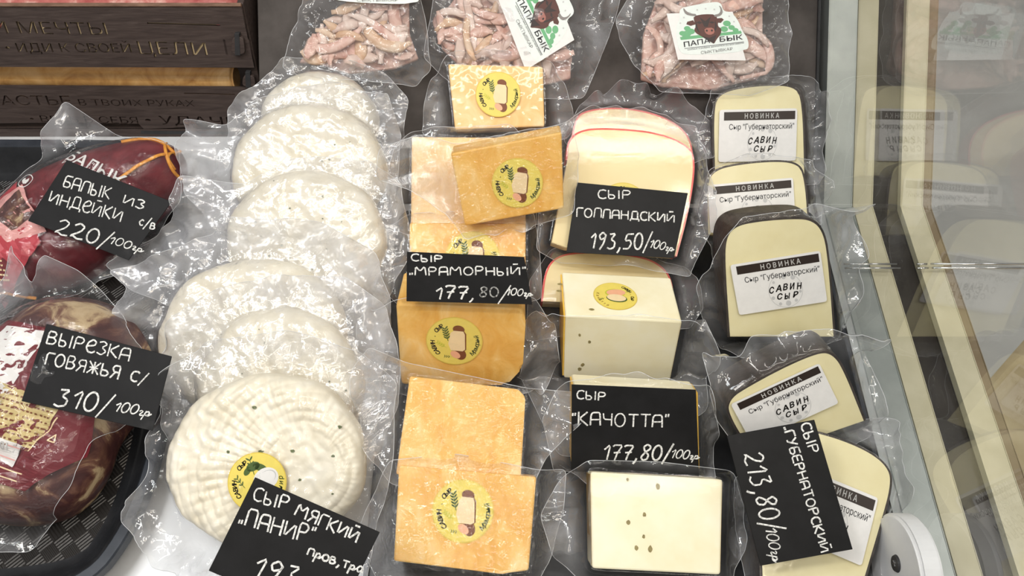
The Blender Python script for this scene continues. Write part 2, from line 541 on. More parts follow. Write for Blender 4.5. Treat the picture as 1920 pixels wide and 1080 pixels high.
def sdist(P, poly):
    """signed distance to a polygon, negative inside"""
    a = np.asarray(poly)
    b = np.roll(a, -1, axis=0)
    d = np.full(len(P), 1e9)
    ins = np.zeros(len(P), bool)
    for i in range(len(a)):
        e = b[i] - a[i]
        w = P - a[i]
        t = np.clip((w @ e) / (e @ e + 1e-12), 0, 1)
        d = np.minimum(d, np.linalg.norm(w - t[:, None] * e, axis=1))
        c = ((a[i][1] > P[:, 1]) != (b[i][1] > P[:, 1]))
        with np.errstate(divide='ignore', invalid='ignore'):
            xi = a[i][0] + (P[:, 1] - a[i][1]) / (b[i][1] - a[i][1] + 1e-15) * e[0]
        ins ^= c & (P[:, 0] < xi)
    return np.where(ins, -d, d)


def resample(poly, m):
    p = np.asarray(poly, float)
    q = np.vstack([p, p[:1]])
    L = np.r_[0, np.cumsum(np.linalg.norm(np.diff(q, axis=0), axis=1))]
    t = np.linspace(0, L[-1], m, endpoint=False)
    return np.stack([np.interp(t, L, q[:, 0]), np.interp(t, L, q[:, 1])], 1)


def sstep(a, b, x):
    t = np.clip((x - a) / (b - a), 0, 1)
    return t * t * (3 - 2 * t)


def bag(parent, fr, outline_px, content, zl, seed, top=None, amp=0.005, curl=0.012, fall=0.012, h0=0.0013, tight='bag_tight',
        loose='bag_loose', rings=44, m=300, inner=0.00035, name='vacuum_bag', floor=0.003, flare=(), freq=24.0, mid=None):
    """vacuum bag: film that hugs the content and spreads into creased margins around it"""
    out = ccw(fr.uvs(outline_px, zl))
    out = round_poly(out, 0.004, 3)
    B = resample(out, m)
    c = np.mean(content, axis=0)
    rr = np.linspace(0, 1, rings + 1)[1:] ** 0.9
    rng = np.random.RandomState(seed)
    rag = 1 + 0.012 * np.cumsum(rng.normal(0, 0.25, m)) * 0.15
    rag = 1 + (rag - rag.mean()) * np.sin(np.linspace(0, pi, m))
    Bd = (B - c) * rag[:, None]
    P = np.concatenate([[c]] + [c + Bd * r for r in rr])
    R = np.concatenate([[0]] + [np.full(m, r) for r in rr])
    sd = sdist(P, content)
    u, v = P[:, 0], P[:, 1]
    base = top(u, v) if top is not None else np.zeros(len(P))
    k = sstep(0.0012, fall, sd)
    W = creases(u, v, seed, freq, 3) + 0.22 * creases(u, v, seed + 31, freq * 2.9, 3)
    ang = np.arctan2(v - c[1], u - c[0])
    pk = np.abs(((ang * 17 / (2 * pi) + 0.6 * noise2(u, v, seed + 3, 18)) % 1) - 0.5) * 4 - 1
    dist = np.clip(sd, 0, None)
    near = np.exp(-dist / 0.018)
    edge = np.clip((R - 0.72) / 0.28, 0, 1) ** 2
    wav = noise2(np.cos(ang) * 0.1, np.sin(ang) * 0.1, seed + 11, 16)
    h = (base + h0) * (1 - k) + zl * k
    h += k * (amp * W * (0.45 + np.clip(dist / 0.02, 0, 1)) + amp * 0.8 * pk * near)
    h += k * edge * curl * (0.35 + wav)
    h += (1 - k) * inner * (0.5 + 0.5 * noise2(u, v, seed + 21, 90) + 0.5)
    for (a, wdt, lift) in flare:                       # corners that stand up
        da = np.abs((ang - radians(a) + pi) % (2 * pi) - pi)
        h += k * lift * np.exp(-(da / radians(wdt)) ** 2) * np.clip((R - 0.35) / 0.65, 0, 1) ** 1.5
    X = fr.O + np.outer(u, fr.U) + np.outer(v, fr.V) + np.outer(h, fr.N)
    lift = np.clip(ground(X[:, 1]) + floor - X[:, 2], 0, None)
    h += lift / max(0.3, fr.N[2])
    X = fr.O + np.outer(u, fr.U) + np.outer(v, fr.V) + np.outer(h, fr.N)
    over = np.clip(X[:, 0] - (GLASS_X - 0.0025 - 0.004 * (0.5 + 0.5 * np.sin(v * 160))), 0, None)      # margins stop at the glass
    X[:, 0] -= over
    X[:, 2] += over * 0.9
    D = X - fr.O
    V = np.stack([D @ fr.U, D @ fr.V, D @ fr.N], 1)
    F = [(0, 1 + j, 1 + (j + 1) % m) for j in range(m)]
    for i in range(rings - 1):
        a, b = 1 + i * m, 1 + (i + 1) * m
        F += [(a + j, b + j, b + (j + 1) % m, a + (j + 1) % m) for j in range(m)]
    slack = sstep(0.0015, max(0.004, fall), sd)
    fm = [0] * len(F)
    rimv = V[1 + (rings - 1) * m:]                      # pale thread painting the light on the film's cut edge
    ev, ef = tube(np.vstack([rimv, rimv[:1]]), 0.00018, 4)
    k0 = len(V)
    F += [tuple(i + k0 for i in f) for f in ef]
    fm += [1] * len(ef)
    o = mk(name, np.vstack([V, ev]), F, [film(tight, loose), 'bag_edge'], parent, fm, smooth=True)
    at = o.data.attributes.new('slack', 'FLOAT', 'POINT')
    at.data.foreach_set('value', np.r_[slack, np.ones(len(ev))].astype(np.float32))
    return o


# ------------------------------------------------------------------ lettering
_glyph = {}


def text_geo(body, bold=0.0, shear=0.0):
    """flat mesh of a printed word from Blender's own font: verts (n,2) with x from 0, cap height 1"""
    key = (body, bold, shear)
    if key in _glyph:
        return _glyph[key]
    cu = bpy.data.curves.new('t', 'FONT')
    cu.body = body
    cu.size = 1.0
    cu.shear = shear
    cu.resolution_u = 3
    o = bpy.data.objects.new('t', cu)
    COL.objects.link(o)
    dg = bpy.context.evaluated_depsgraph_get()
    ev = o.evaluated_get(dg)
    me = ev.to_mesh()
    V = np.array([v.co[:2] for v in me.vertices]) if len(me.vertices) else np.zeros((0, 2))
    F = [tuple(p.vertices) for p in me.polygons]
    ev.to_mesh_clear()
    bpy.data.objects.remove(o)
    bpy.data.curves.remove(cu)
    V = V / 0.727
    if bold > 0 and len(V):                      # heavier type: the same letter printed five times, slightly apart
        n = len(V)
        V = np.vstack([V + q for q in ((0, 0), (bold, 0), (-bold, 0), (0, bold), (0, -bold))])
        F = [tuple(i + n * k for i in f) for k in range(5) for f in F]
        V[:, 0] += bold
    w = V[:, 0].max() if len(V) else 0.3
    _glyph[key] = (V, F, w)
    return _glyph[key]


def put_text(g, body, p0, p1, hgt, m, z, bold=0.0, shear=0.0, fit=True, align=0.0):
    """print a line into Geo g from 2D point p0 to p1 (in the plane's u,v), cap height hgt"""
    V, F, w = text_geo(body, bold, shear)
    p0, p1 = np.asarray(p0, float), np.asarray(p1, float)
    d = p1 - p0
    L = np.linalg.norm(d)
    ex = d / L
    ey = np.array((-ex[1], ex[0])) * hgt
    sx = L / w if fit else hgt
    off = 0 if fit else (L - w * hgt) * align
    g.add([(*(p0 + ex * (v[0] * sx + off) + ey * v[1]), z) for v in V], F, m)


def arc_text(g, body, c, r, a0, a1, hgt, m, z, bold=0.02, shear=0.0, flip=False):
    """letters one by one along an arc (angles in degrees)"""
    n = len(body)
    for i, ch in enumerate(body):
        if ch == ' ':
            continue
        a = radians(a0 + (a1 - a0) * (i + 0.5) / n)
        V, F, w = text_geo(ch, bold, shear)
        out = np.array((cos(a), sin(a)))
        ey = out * hgt * (-1 if flip else 1)
        ex = np.array((ey[1], -ey[0]))
        p = np.asarray(c) + out * r
        g.add([(*(p + ex * (v[0] - w / 2) + ey * (v[1] - 0.5)), z) for v in V], F, m)


def A_(*p):
    return list(p)


def _arc(cx, cy, rx, ry, a0, a1, n=9):
    return [(cx + rx * cos(radians(a0 + (a1 - a0) * i / n)), cy + ry * sin(radians(a0 + (a1 - a0) * i / n))) for i in range(n + 1)]


HAND = {   # hand-chalked letters: (advance, strokes)
    'А': (.78, [[(0, 0), (.02, .8), (.12, .98), (.5, 1), (.58, .85), (.62, 0)], [(0, .42), (.6, .45)]]),
    'Б': (.76, [[(.62, 1), (.08, .98), (.04, .02), (.42, 0), (.6, .2), (.48, .46), (.06, .5)]]),
    'В': (.76, [[(.02, 0), (0, 1), (.38, 1), (.5, .8), (.36, .55), (.04, .52)], [(.36, .55), (.58, .32), (.44, .04), (.02, 0)]]),
    'Г': (.66, [[(.02, 0), (0, .98), (.55, 1)]]),
    'Д': (.86, [[(.12, .12), (.14, 1), (.6, 1), (.62, .12)], [(0, -.14), (.02, .12), (.74, .12), (.74, -.14)]]),
    'Е': (.72, [[(.55, 1), (.03, .98), (0, .02), (.58, 0)], [(.02, .5), (.48, .52)]]),
    'е': (.74, [[(.06, .45), (.5, .6), (.56, .85), (.34, 1), (.08, .75), (.02, .35), (.2, .04), (.45, .02), (.62, .18)]]),
    'Ж': (.95, [[(0, 1), (.38, .5), (0, 0)], [(.8, 1), (.42, .5), (.8, 0)], [(.4, 1), (.4, 0)], [(.1, .5), (.7, .5)]]),
    'З': (.7, [[(.02, .88), (.28, 1), (.52, .82), (.24, .55), (.56, .3), (.3, 0), (0, .12)]]),
    'И': (.82, [[(0, 1), (.02, 0), (.6, 1), (.62, 0)]]),
    'Й': (.82, [[(0, .98), (.02, 0), (.6, .98), (.62, 0)], [(.14, 1.2), (.5, 1.22)]]),
    'К': (.76, [[(0, 1), (.02, 0)], [(.55, 1), (.06, .5), (.6, 0)]]),
    'К2': (.78, [[(0, 0), (.02, 1), (.42, 1), (.5, .75), (.04, .48)], [(.1, .48), (.62, 0)]]),
    'Л': (.78, [[(0, 0), (.06, .9), (.18, 1), (.5, 1), (.6, .88), (.62, 0)]]),
    'М': (.98, [[(0, 0), (.05, 1), (.36, .45), (.7, 1), (.78, 0)]]),
    'Н': (.8, [[(0, 1), (.02, 0)], [(.58, 1), (.6, 0)], [(0, .5), (.6, .52)]]),
    'О': (.84, [_arc(.32, .5, .32, .5, 90, 450, 14)]),
    'П': (.8, [[(0, 0), (.02, 1), (.58, 1), (.6, 0)]]),
    'Р': (.74, [[(.02, 0), (0, 1), (.42, .98), (.54, .76), (.4, .5), (.02, .48)]]),
    'С': (.72, [[(.56, .88), (.4, 1), (.1, .9), (0, .5), (.1, .1), (.36, 0), (.58, .12)]]),
    'Т': (.76, [[(0, 1), (.62, 1)], [(.32, 1), (.33, 0)]]),
    'У': (.74, [[(0, 1), (.3, .48)], [(.6, 1), (.2, 0), (.04, .02)]]),
    'Ч': (.74, [[(0, 1), (.06, .52), (.5, .5)], [(.54, 1), (.54, 0)]]),
    'Ы': (.98, [[(0, 1), (.02, 0), (.36, .02), (.46, .25), (.32, .45), (.02, .46)], [(.72, 1), (.74, 0)]]),
    'Ь': (.72, [[(0, 1), (.02, 0), (.4, .02), (.54, .25), (.38, .46), (.02, .46)]]),
    'Я': (.76, [[(.56, 0), (.56, 1), (.16, .98), (.04, .74), (.2, .5), (.56, .5)], [(.28, .5), (0, 0)]]),
    '0': (.66, [_arc(.27, .5, .26, .5, 80, 450, 14)]),
    '1': (.46, [[(0, .66), (.3, 1), (.24, 0)]]),
    '2': (.72, [[(.04, .8), (.26, 1), (.5, .84), (.4, .5), (.0, .08), (.14, .14), (.36, 0), (.62, .06)]]),
    '3': (.7, [[(.08, .95), (.46, 1), (.2, .62), (.48, .45), (.46, .12), (.2, 0), (0, .1)]]),
    '5': (.7, [[(.6, 1), (.16, .98), (.08, .55), (.4, .6), (.52, .35), (.36, .04), (.0, .04)]]),
    '7': (.66, [[(0, .9), (.1, 1), (.54, .98), (.3, .45), (.22, 0)], [(.1, .5), (.48, .54)]]),
    '8': (.66, [[(.5, .86), (.3, 1), (.1, .84), (.2, .58), (.46, .34), (.4, .06), (.16, 0), (.04, .2), (.24, .5), (.48, .7), (.5, .86)]]),
    '9': (.66, [[(.5, .8), (.28, 1), (.06, .78), (.2, .52), (.46, .66), (.5, .86), (.4, .3), (.18, -.08)]]),
    ',': (.36, [[(.16, .1), (.1, -.12), (0, -.26)]]),
    '/': (.56, [[(.0, -.25), (.46, 1.15)]]),
    '"': (.4, [[(.04, 1.02), (.02, .78)], [(.2, 1.04), (.18, .8)]]),
    '„': (.4, [[(.04, .24), (.02, 0)], [(.2, .26), (.18, .02)]]),
    'г': (.42, [[(.0, .42), (.14, .52), (.26, .42), (.1, .12), (.16, 0), (.34, .08)]]),
    'р': (.5, [[(.06, .5), (-.06, -.4)], [(.04, .36), (.22, .5), (.34, .3), (.2, .06), (.06, .12), (.3, .05), (.5, .3)]]),
    'п': (.6, [[(0, 0), (.02, .62), (.42, .62), (.44, 0)]]),
    'o': (.6, [_arc(.24, .3, .22, .3, 90, 450, 12)]),
    'в': (.56, [[(.02, 0), (0, .62), (.3, .6), (.32, .36), (.04, .34)], [(.3, .34), (.42, .16), (.28, .02), (.02, 0)]]),
    'т': (.6, [[(0, .62), (.5, .64)], [(.26, .62), (.26, 0)]]),
    'a': (.6, [[(.4, .5), (.2, .62), (.02, .3), (.16, 0), (.38, .2), (.42, .6), (.46, 0)]]),
    'c': (.52, [[(.4, .52), (.22, .62), (.02, .32), (.2, 0), (.42, .1)]]),
    ' ': (.45, []),
}


def hand_text(g, chars, p0, p1, hgt, z, m='chalk', wid=0.0011, slant=0.0, seed=0):
    """one chalked line from p0 to p1"""
    rng = random.Random(seed)
    tot = sum(HAND[c][0] for c in chars)
    p0, p1 = np.asarray(p0, float), np.asarray(p1, float)
    d = p1 - p0
    L = np.linalg.norm(d)
    ex = d / L
    ey = np.array((-ex[1], ex[0]))
    x = 0
    for c in chars:
        adv, strokes = HAND[c]
        dy = rng.uniform(-.04, .04)
        sc = rng.uniform(0.94, 1.05)
        for st in strokes:
            pts = np.array([p0 + ex * ((x + q[0] * 1.0) / tot * L + q[1] * slant * hgt) + ey * ((q[1] * sc + dy) * hgt) for q in st])
            # Catmull-free densify with light smoothing
            if len(pts) > 2:
                q = [pts[0]]
                for i in range(len(pts) - 1):
                    q += [pts[i] * 0.84 + pts[i + 1] * 0.16, pts[i] * 0.16 + pts[i + 1] * 0.84]
                q.append(pts[-1])
                pts = np.array(q)
            P3 = [(p[0], p[1], z) for p in pts]
            v, f = tube(P3, wid / 2 * rng.uniform(0.9, 1.15), 6, 0.35)
            g.add(v, f, m)
        x += adv


def line_px(fr, g, chars, a, b, hpx, seed=0, m='chalk', wid=0.0011, slant=0.0, z=0.0003):
    """chalk line given by two points in the photograph and a letter height in its pixels"""
    p0, p1 = fr.uv(a), fr.uv(b)
    sc = np.linalg.norm(p1 - p0) / max(1e-6, sqrt((b[0] - a[0]) ** 2 + (b[1] - a[1]) ** 2))
    hand_text(g, chars, p0, p1, hpx * sc * 0.86, z, m, wid, slant, seed)


def txt(s):
    return [c for c in s]

# ================================================================== the setting
XG = GLASS_X                                                            # the glass side of the counter


def extr(name, prof, x0, x1, mat, parent):
    """profile in (y, z) extruded along x"""
    n = len(prof)
    v = [(x0, p[0], p[1]) for p in prof] + [(x1, p[0], p[1]) for p in prof]
    f = [tuple(range(n)), tuple(range(2 * n - 1, n - 1, -1))] + [(i, i + n, (i + 1) % n + n, (i + 1) % n) for i in range(n)]
    bm = bmesh.new()
    vs = [bm.verts.new(q) for q in v]
    for q in f:
        bm.faces.new([vs[i] for i in q])
    bmesh.ops.bevel(bm, geom=list(bm.edges), offset=0.0008, segments=2, affect='EDGES', clamp_overlap=True)
    return from_bm(name, bm, mat, parent)


def bxm(name, a, b, mat, parent, bevel=0.0006):
    bm = bmesh.new()
    bmesh.ops.create_cube(bm, size=1.0)
    for q in bm.verts:
        q.co = [a[i] + (q.co[i] + 0.5) * (b[i] - a[i]) for i in range(3)]
    if bevel:
        bmesh.ops.bevel(bm, geom=list(bm.edges), offset=bevel, segments=2, affect='EDGES', clamp_overlap=True)
    return from_bm(name, bm, mat, parent)


fl = mk('floor', [(-3, -2, -0.86), (5, -2, -0.86), (5, 5, -0.86), (-3, 5, -0.86)], [(0, 1, 2, 3)], 'floor_beige')
tag(fl, 'beige shop floor seen past the glass at lower right', None, kind='structure')
pw = [at_z(*p, -0.80) for p in ((1835, 735), (1922, 635), (2300, 200), (2250, -900), (1400, -900), (1500, 300))]
plinth = prism('white_plinth', [(p[0], p[1]) for p in pw], -0.86, -0.80, 'white_panel', None, bevel=0.003)
tag(plinth, 'broad white plinth standing on the floor beyond the glass at right', 'plinth')

case = thing('display_counter', None, 'chilled shop display counter with white deck, sloped back and glass side', 'counter')
bxm('body', (-0.80, -0.25, -0.86), (0.40, 1.05, -0.045), 'white_plastic', case, 0.004)
bxm('deck', (-0.80, -0.25, -0.044), (0.322, 1.05, 0.0), 'deck_white', case, 0.001)
extr('back_slope', [(RAMP_Y, 0.0003), (0.86, RAMP_S * (0.86 - RAMP_Y)), (0.86, 0.0003)], -0.240, XG - 0.001, 'ramp_grey', case)
PROF = [(-0.25, 0.0), (0.486, 0.0), (0.90, RAMP_S * (0.90 - 0.486))]


def rail(name, x0, x1, mat, zt=0.0, dz=0.040):
    p = [(y, z + zt) for y, z in PROF]
    q = [(y, z - dz) for y, z in PROF[::-1]]
    o = extr(name, p + q, x0, x1, mat, case)
    return o


rail('inner_rail', 0.2975, 0.3245, 'rail_metal', 0.002)
rail('cream_rail', 0.3250, 0.3438, 'rail_cream', 0.003)
rail('dark_channel', 0.3440, 0.3698, 'rail_dark', -0.004)
rail('cream_rail', 0.3700, 0.3915, 'rail_cream', 0.003)
rail('outer_edge', 0.3917, 0.4010, 'rail_brown', 0.000)
bxm('side_glass', (XG, -0.20, 0.0003), (XG + 0.006, 0.90, 0.60), 'pane_glass', case, 0.0004)
extr('gasket', [(-0.2, 0.0003), (-0.2, 0.0026), (0.488, 0.0026), (0.86, RAMP_S * 0.37 + 0.005), (0.86, RAMP_S * 0.37 + 0.001), (0.492, 0.0003)],
     XG - 0.0022, XG - 0.0002, 'gasket', case)
g = Geo()
ym = float(at_z(1700, 499, 0.012)[1])  # chrome rods added in place of a bright reflection line at the glass
for dy, (xa, xb) in ((0.0022, (0.2975, 0.345)), (-0.0022, (0.2975, 0.347)), (0.0022, (0.363, 0.372)), (-0.0022, (0.362, 0.372)),
                     (0.0024, (0.3755, 0.475)), (-0.0020, (0.3755, 0.475)), (0.0022, (0.483, 0.60)), (-0.0022, (0.483, 0.60))):
    v, f = tube([(xa, ym + dy, 0.012), ((xa + xb) / 2, ym + dy, 0.012), (xb, ym + dy, 0.012)], 0.0009, 10)
    g.add(v, f, 'chrome')
tag(g.build('reflection_rods', case, True), 'chrome rod pair standing in for a bright double reflection line at the glass', None)

# white round holder with its screw, by the glass at the front
hc = at_z(1672, 1072, 0.040)
holder = thing('glass_holder', None, 'round white plastic holder with a screw, beside the glass at lower right', 'holder')
holder.location = hc
bm = bmesh.new()
bmesh.ops.create_cone(bm, cap_ends=True, segments=64, radius1=0.039, radius2=0.039, depth=0.015, matrix=Matrix.Translation((0.0095, 0, 0)) @ Matrix.Rotation(pi / 2, 4, 'Y'))
bmesh.ops.bevel(bm, geom=[e for e in bm.edges if len(e.link_faces) == 2 and e.calc_face_angle() > 1], offset=0.0022, segments=3, affect='EDGES')
from_bm('disc', bm, 'white_plastic', holder)
bm = bmesh.new()
bmesh.ops.create_cone(bm, cap_ends=True, segments=24, radius1=0.0052, radius2=0.0062, depth=0.002, matrix=Matrix.Translation((0.0014, 0.004, 0.006)) @ Matrix.Rotation(pi / 2, 4, 'Y'))
sc_ = from_bm('screw', bm, 'gasket', holder)
bm = bmesh.new()
for sy, sz in ((0.004, 0.0008), (0.0008, 0.004)):
    bmesh.ops.create_cube(bm, size=1, matrix=Matrix.Translation((0.0002, 0.004, 0.006)) @ Matrix.Diagonal((0.0008, sy, sz, 1)))
from_bm('cross_slot', bm, 'chrome', sc_)

# black mat tray under the cheese columns
t2 = ccw([(-0.105, 0.05), (0.284, 0.05), (0.284, 0.478), (-0.105, 0.478)])
ct = thing('cheese_tray', None, 'flat black plastic tray under the three cheese columns', 'tray')
prism('base', round_poly(t2, 0.02), 0.0004, 0.0022, 'tray_black', ct, 0.0004)
band('rim', np.vstack([round_poly(t2, 0.02), round_poly(t2, 0.02)[:1]]) * 0.999, 0.003, 0.0004, 0.007, 'rim_black', ct)

# ------------------------------------------------------------------ wooden crate with cut-out slogans
CY = float(at_z(160, 256, 0.0)[1])
CT = 72.0
fc = Fr((160, 256), 0.0005, CT)
crate = thing('wooden_crate', fc, 'dark stained wooden crate with cut-out slogans on its front slats', 'crate')


def board_mesh(name, quad, lines, slots, depth=0.0026):
    """a board (curve with holes): real letters cut through it"""
    objs = []
    for (body, p0, p1, hpx, bold) in lines:
        cu = bpy.data.curves.new('cut', 'FONT')
        cu.body, cu.size, cu.offset, cu.resolution_u = body, 1.0, bold, 3
        o = bpy.data.objects.new('cut', cu)
        COL.objects.link(o)
        bpy.ops.object.select_all(action='DESELECT')
        o.select_set(True)
        bpy.context.view_layer.objects.active = o
        bpy.ops.object.convert(target='CURVE')
        o = bpy.context.view_layer.objects.active
        a, b = fc.uv(p0), fc.uv(p1)
        L = np.linalg.norm(b - a)
        ex = (b - a) / L
        ey = np.array((-ex[1], ex[0])) * (hpx * L / np.hypot(p1[0] - p0[0], p1[1] - p0[1])) / 0.727
        w = max(bp.co[0] for s_ in o.data.splines for bp in (s_.bezier_points or s_.points))
        for s_ in o.data.splines:
            for bp in s_.bezier_points:
                bp.handle_left_type = bp.handle_right_type = 'FREE'
            for bp in s_.bezier_points:
                for at in ('co', 'handle_left', 'handle_right'):
                    c = getattr(bp, at)
                    q = a + ex * (c[0] / w * L) + ey * c[1]
                    setattr(bp, at, (q[0], q[1], 0))
        objs.append(o)
    cu = bpy.data.curves.new(name, 'CURVE')
    cu.dimensions = '2D'
    cu.fill_mode = 'BOTH'
    cu.resolution_u = 3

    def loop(pts):
        s_ = cu.splines.new('POLY')
        s_.points.add(len(pts) - 1)
        for q, p in zip(s_.points, pts):
            q.co = (p[0], p[1], 0, 1)
        s_.use_cyclic_u = True
    loop(quad)
    for s in slots:
        loop(fc.uvs(s))
    for o in objs:
        for s_ in o.data.splines:
            n = cu.splines.new('BEZIER')
            n.bezier_points.add(len(s_.bezier_points) - 1)
            for a, b in zip(n.bezier_points, s_.bezier_points):
                a.handle_left_type = a.handle_right_type = 'FREE'
                a.co, a.handle_left, a.handle_right = b.co, b.handle_left, b.handle_right
            n.use_cyclic_u = True
        bpy.data.objects.remove(o)
    cu.extrude = depth / 2
    tmp = bpy.data.objects.new(name, cu)
    COL.objects.link(tmp)
    me = bpy.data.meshes.new_from_object(tmp.evaluated_get(bpy.context.evaluated_depsgraph_get()))
    bpy.data.objects.remove(tmp)
    me.materials.clear()
    me.materials.append(MATS['wood_dark'])
    for q in me.vertices:
        q.co.z -= depth / 2
    return me


def panel_with_text(name, pieces):
    """one slat; its rows of cut-out words are filled row by row"""
    bm = bmesh.new()
    for p in pieces:
        bm.from_mesh(board_mesh(name, *p))
    return from_bm(name, bm, 'wood_dark', crate)



uR0, uR1 = fc.uv((449, 14)), fc.uv((490, 166))
XL = -0.56
q_up = [fc.uv((452, 14)), (XL, fc.uv((100, 14))[1]), (XL, fc.uv((0, 122))[1] + 0.000), (fc.uv((478, 132))[0], fc.uv((478, 127))[1])]
slot_up = [[(276, 42), (412, 46), (428, 104), (423, 104), (408, 49), (276, 45)]]


def row(q, t0, t1, x0=0.0, x1=1.0):
    """horizontal strip of a slat between two heights (0 bottom, 1 top)"""
    tr, tl, bl, br = [np.asarray(p) for p in q]
    L = lambda t: bl * (1 - t) + tl * t
    R = lambda t: br * (1 - t) + tr * t
    P = lambda t, x: L(t) * (1 - x) + R(t) * x
    return ccw([P(t1, x1), P(t1, x0), P(t0, x0), P(t0, x1)])


def vof(p, q):
    """relative height of a photographed point on a slat"""
    tr, tl, bl, br = [np.asarray(k) for k in q]
    return (fc.uv(p)[1] - bl[1]) / (tl[1] - bl[1])


k1 = vof((200, 72), q_up)
panel_with_text('front_slat', [
    (row(q_up, k1, 1), [('И МЕЧТЫ', (-14, 63), (203, 66), 24, 0.008)], [[(276, 42), (412, 46), (414, 49), (276, 45)]]),
    (row(q_up, 0, k1), [('• ИДИ К СВОЕЙ', (12, 98), (248, 99), 18, 0.0), ('ЦЕЛИ', (258, 102), (390, 105), 26, 0.008)], [[(418, 74), (422, 74), (428, 104), (424, 104)]])])
q_lo = [(fc.uv((487, 166))[0], fc.uv((487, 164))[1]), (XL, fc.uv((0, 156))[1]), (XL, 0.0), (fc.uv((506, 257))[0], 0.0)]
k2, k3 = vof((200, 209), q_lo), vof((200, 241), q_lo)
panel_with_text('front_slat', [
    (row(q_lo, k2, 1, 0, .751), [('СЧАСТЬЕ', (-55, 197), (136, 198), 20, 0.006)], []),
    (row(q_lo, k2, 1, .751, 1), [('В ТВОИХ РУКАХ', (147, 198), (366, 200), 13, 0.0)], [[(345, 174), (440, 176), (440, 178), (345, 176)]]),
    (row(q_lo, 0, k3), [], []),
    (row(q_lo, k3, k2, 0, .832), [('• ВЕРЬ В СЕБЯ', (57, 229), (260, 232), 14, 0.0)], []),
    (row(q_lo, k3, k2, .832, 1), [('• УДАЧИ', (272, 233), (452, 236), 18, 0.003)], [])])
prism('engraved_line', fc.uvs([(264, 245), (432, 247), (432, 252), (264, 251)]), -0.0008, 0.00015, 'gasket', crate, 0.0)
# light edges of the boards, end board, inside
for nm, a, b in (('top_edge', (452, 14), (-130, 14)),):
    p, q = fc.uv(a), fc.uv(b)
    v, f = tube([(XL, p[1] + 0.0012, -0.002), (p[0] / 2 + XL / 2, p[1] + 0.0012, -0.002), (p[0], p[1] + 0.0012, -0.002)], 0.0024, 4)
    mk(nm, v, f, 'wood_edge', crate)
xr = fc.uv((482, 150))[0] + 0.006
top_v = fc.uv((450, 14))[1]


def local_from_world(pts):
    M = np.stack([fc.U, fc.V, fc.N])
    return [M @ (np.asarray(p) - fc.O) for p in pts]


def wbox(name, pts8, mat):
    v = local_from_world(pts8)
    bm = bmesh.new()
    vs = [bm.verts.new(p) for p in v]
    for f in ((0, 1, 2, 3), (7, 6, 5, 4), (0, 4, 5, 1), (1, 5, 6, 2), (2, 6, 7, 3), (3, 7, 4, 0)):
        bm.faces.new([vs[i] for i in f])
    bmesh.ops.bevel(bm, geom=list(bm.edges), offset=0.0005, segments=1, affect='EDGES')
    return from_bm(name, bm, mat, crate)


ztop = fc.world(0, top_v)[2]
yb, yt = CY, fc.world(0, top_v)[1]
xa = fc.world(fc.uv((500, 250))[0], 0)[0] - 0.004
D = 0.24
wbox('end_board', [(xa, yb + .006, 0.0008), (xa, yb + D, 0.0008), (xa, yb + D, ztop), (xa, yt + .006, ztop),
                   (xa + .006, yb + .006, 0.0008), (xa + .006, yb + D, 0.0008), (xa + .006, yb + D, ztop), (xa + .006, yt + .006, ztop)], 'wood_dark')
wbox('back_board', [(XL, yb + D, 0.0008), (xa - .001, yb + D, 0.0008), (xa - .001, yb + D, ztop), (XL, yb + D, ztop),
                    (XL, yb + D + .006, 0.0008), (xa - .001, yb + D + .006, 0.0008), (xa - .001, yb + D + .006, ztop), (XL, yb + D + .006, ztop)], 'wood_dark')
wbox('bottom_board', [(XL, yb + .004, 0.0008), (xa - .001, yb + .004, 0.0008), (xa - .001, yb + D - .001, 0.0008), (XL, yb + D - .001, 0.0008),
                      (XL, yb + .004, 0.006), (xa - .001, yb + .004, 0.006), (xa - .001, yb + D - .001, 0.006), (XL, yb + D - .001, 0.006)], 'wood_dark')
# finger joints showing at the end of each slat
for (x0, y0, x1, y1) in ((436, 66, 462, 98), (456, 138, 482, 158)):
    a = fc.uvs([(x0, y1), (x1, y1), (x1 - 4, y0), (x0 + 2, y0)])
    prism('finger_joint', round_poly(a, 0.004), 0.0003, 0.0045, 'wood_edge' if False else 'wood_dark', crate, 0.0006)
    b = fc.uvs([(x0 + 7, y1 + 2), (x1 - 9, y1 + 2), (x1 - 11, y0 - 7), (x0 + 6, y0 - 7)])
    prism('joint_slot', b, 0.0002, 0.0049, 'gasket', crate, 0.0003)

# wrapped roll lying in the crate behind the gap, added pale sheet painting the light seen through the letters, fresh meat at the top
fp = Fr((200, 145), 0.055, CT)
path = [at_y(px, py, CY + 0.046) for px, py in ((-90, 138), (60, 138), (180, 142), (300, 145), (400, 147), (440, 147))]
roll = thing('paper_roll', None, 'tan parchment wrapped roll showing through the gap of the wooden crate', 'roll')
rc = path[3]
roll.location = rc
pp = np.array(path) - rc
pp = np.stack([np.interp(np.linspace(0, 5, 40), range(6), pp[:, i]) for i in range(3)], 1)
v, f = tube(pp, 0.0135, 20, 1.0)
v = [np.array(p) * (1, 1, 1) + 0.0006 * np.array((0, sin(i * 1.7), cos(i * 2.3))) for i, p in enumerate(v)]
mk('wrapping', v, f, 'parchment', roll, smooth=True)
v, f = tube([pp[-1] + (0.0003, 0, 0), pp[-1] + (0.002, 0, 0)], 0.0115, 16)
mk('end_fold', v, f, 'parchment', roll)
fm_ = Fr((200, 8), ztop - 0.012, 15)
mt = thing('fresh_meat_cut', None, 'red and pink meat cuts just showing above the top edge of the wooden crate', 'meat')
mo = at_y(215, 2, yt + 0.055)
mt.location = mo
vv, ff = tube([(-0.25, 0, -0.012), (-0.12, 0.004, -0.009), (0, 0, -0.012), (0.09, 0.003, -0.010), (0.13, 0, -0.014)], 0.026, 16, 0.8)
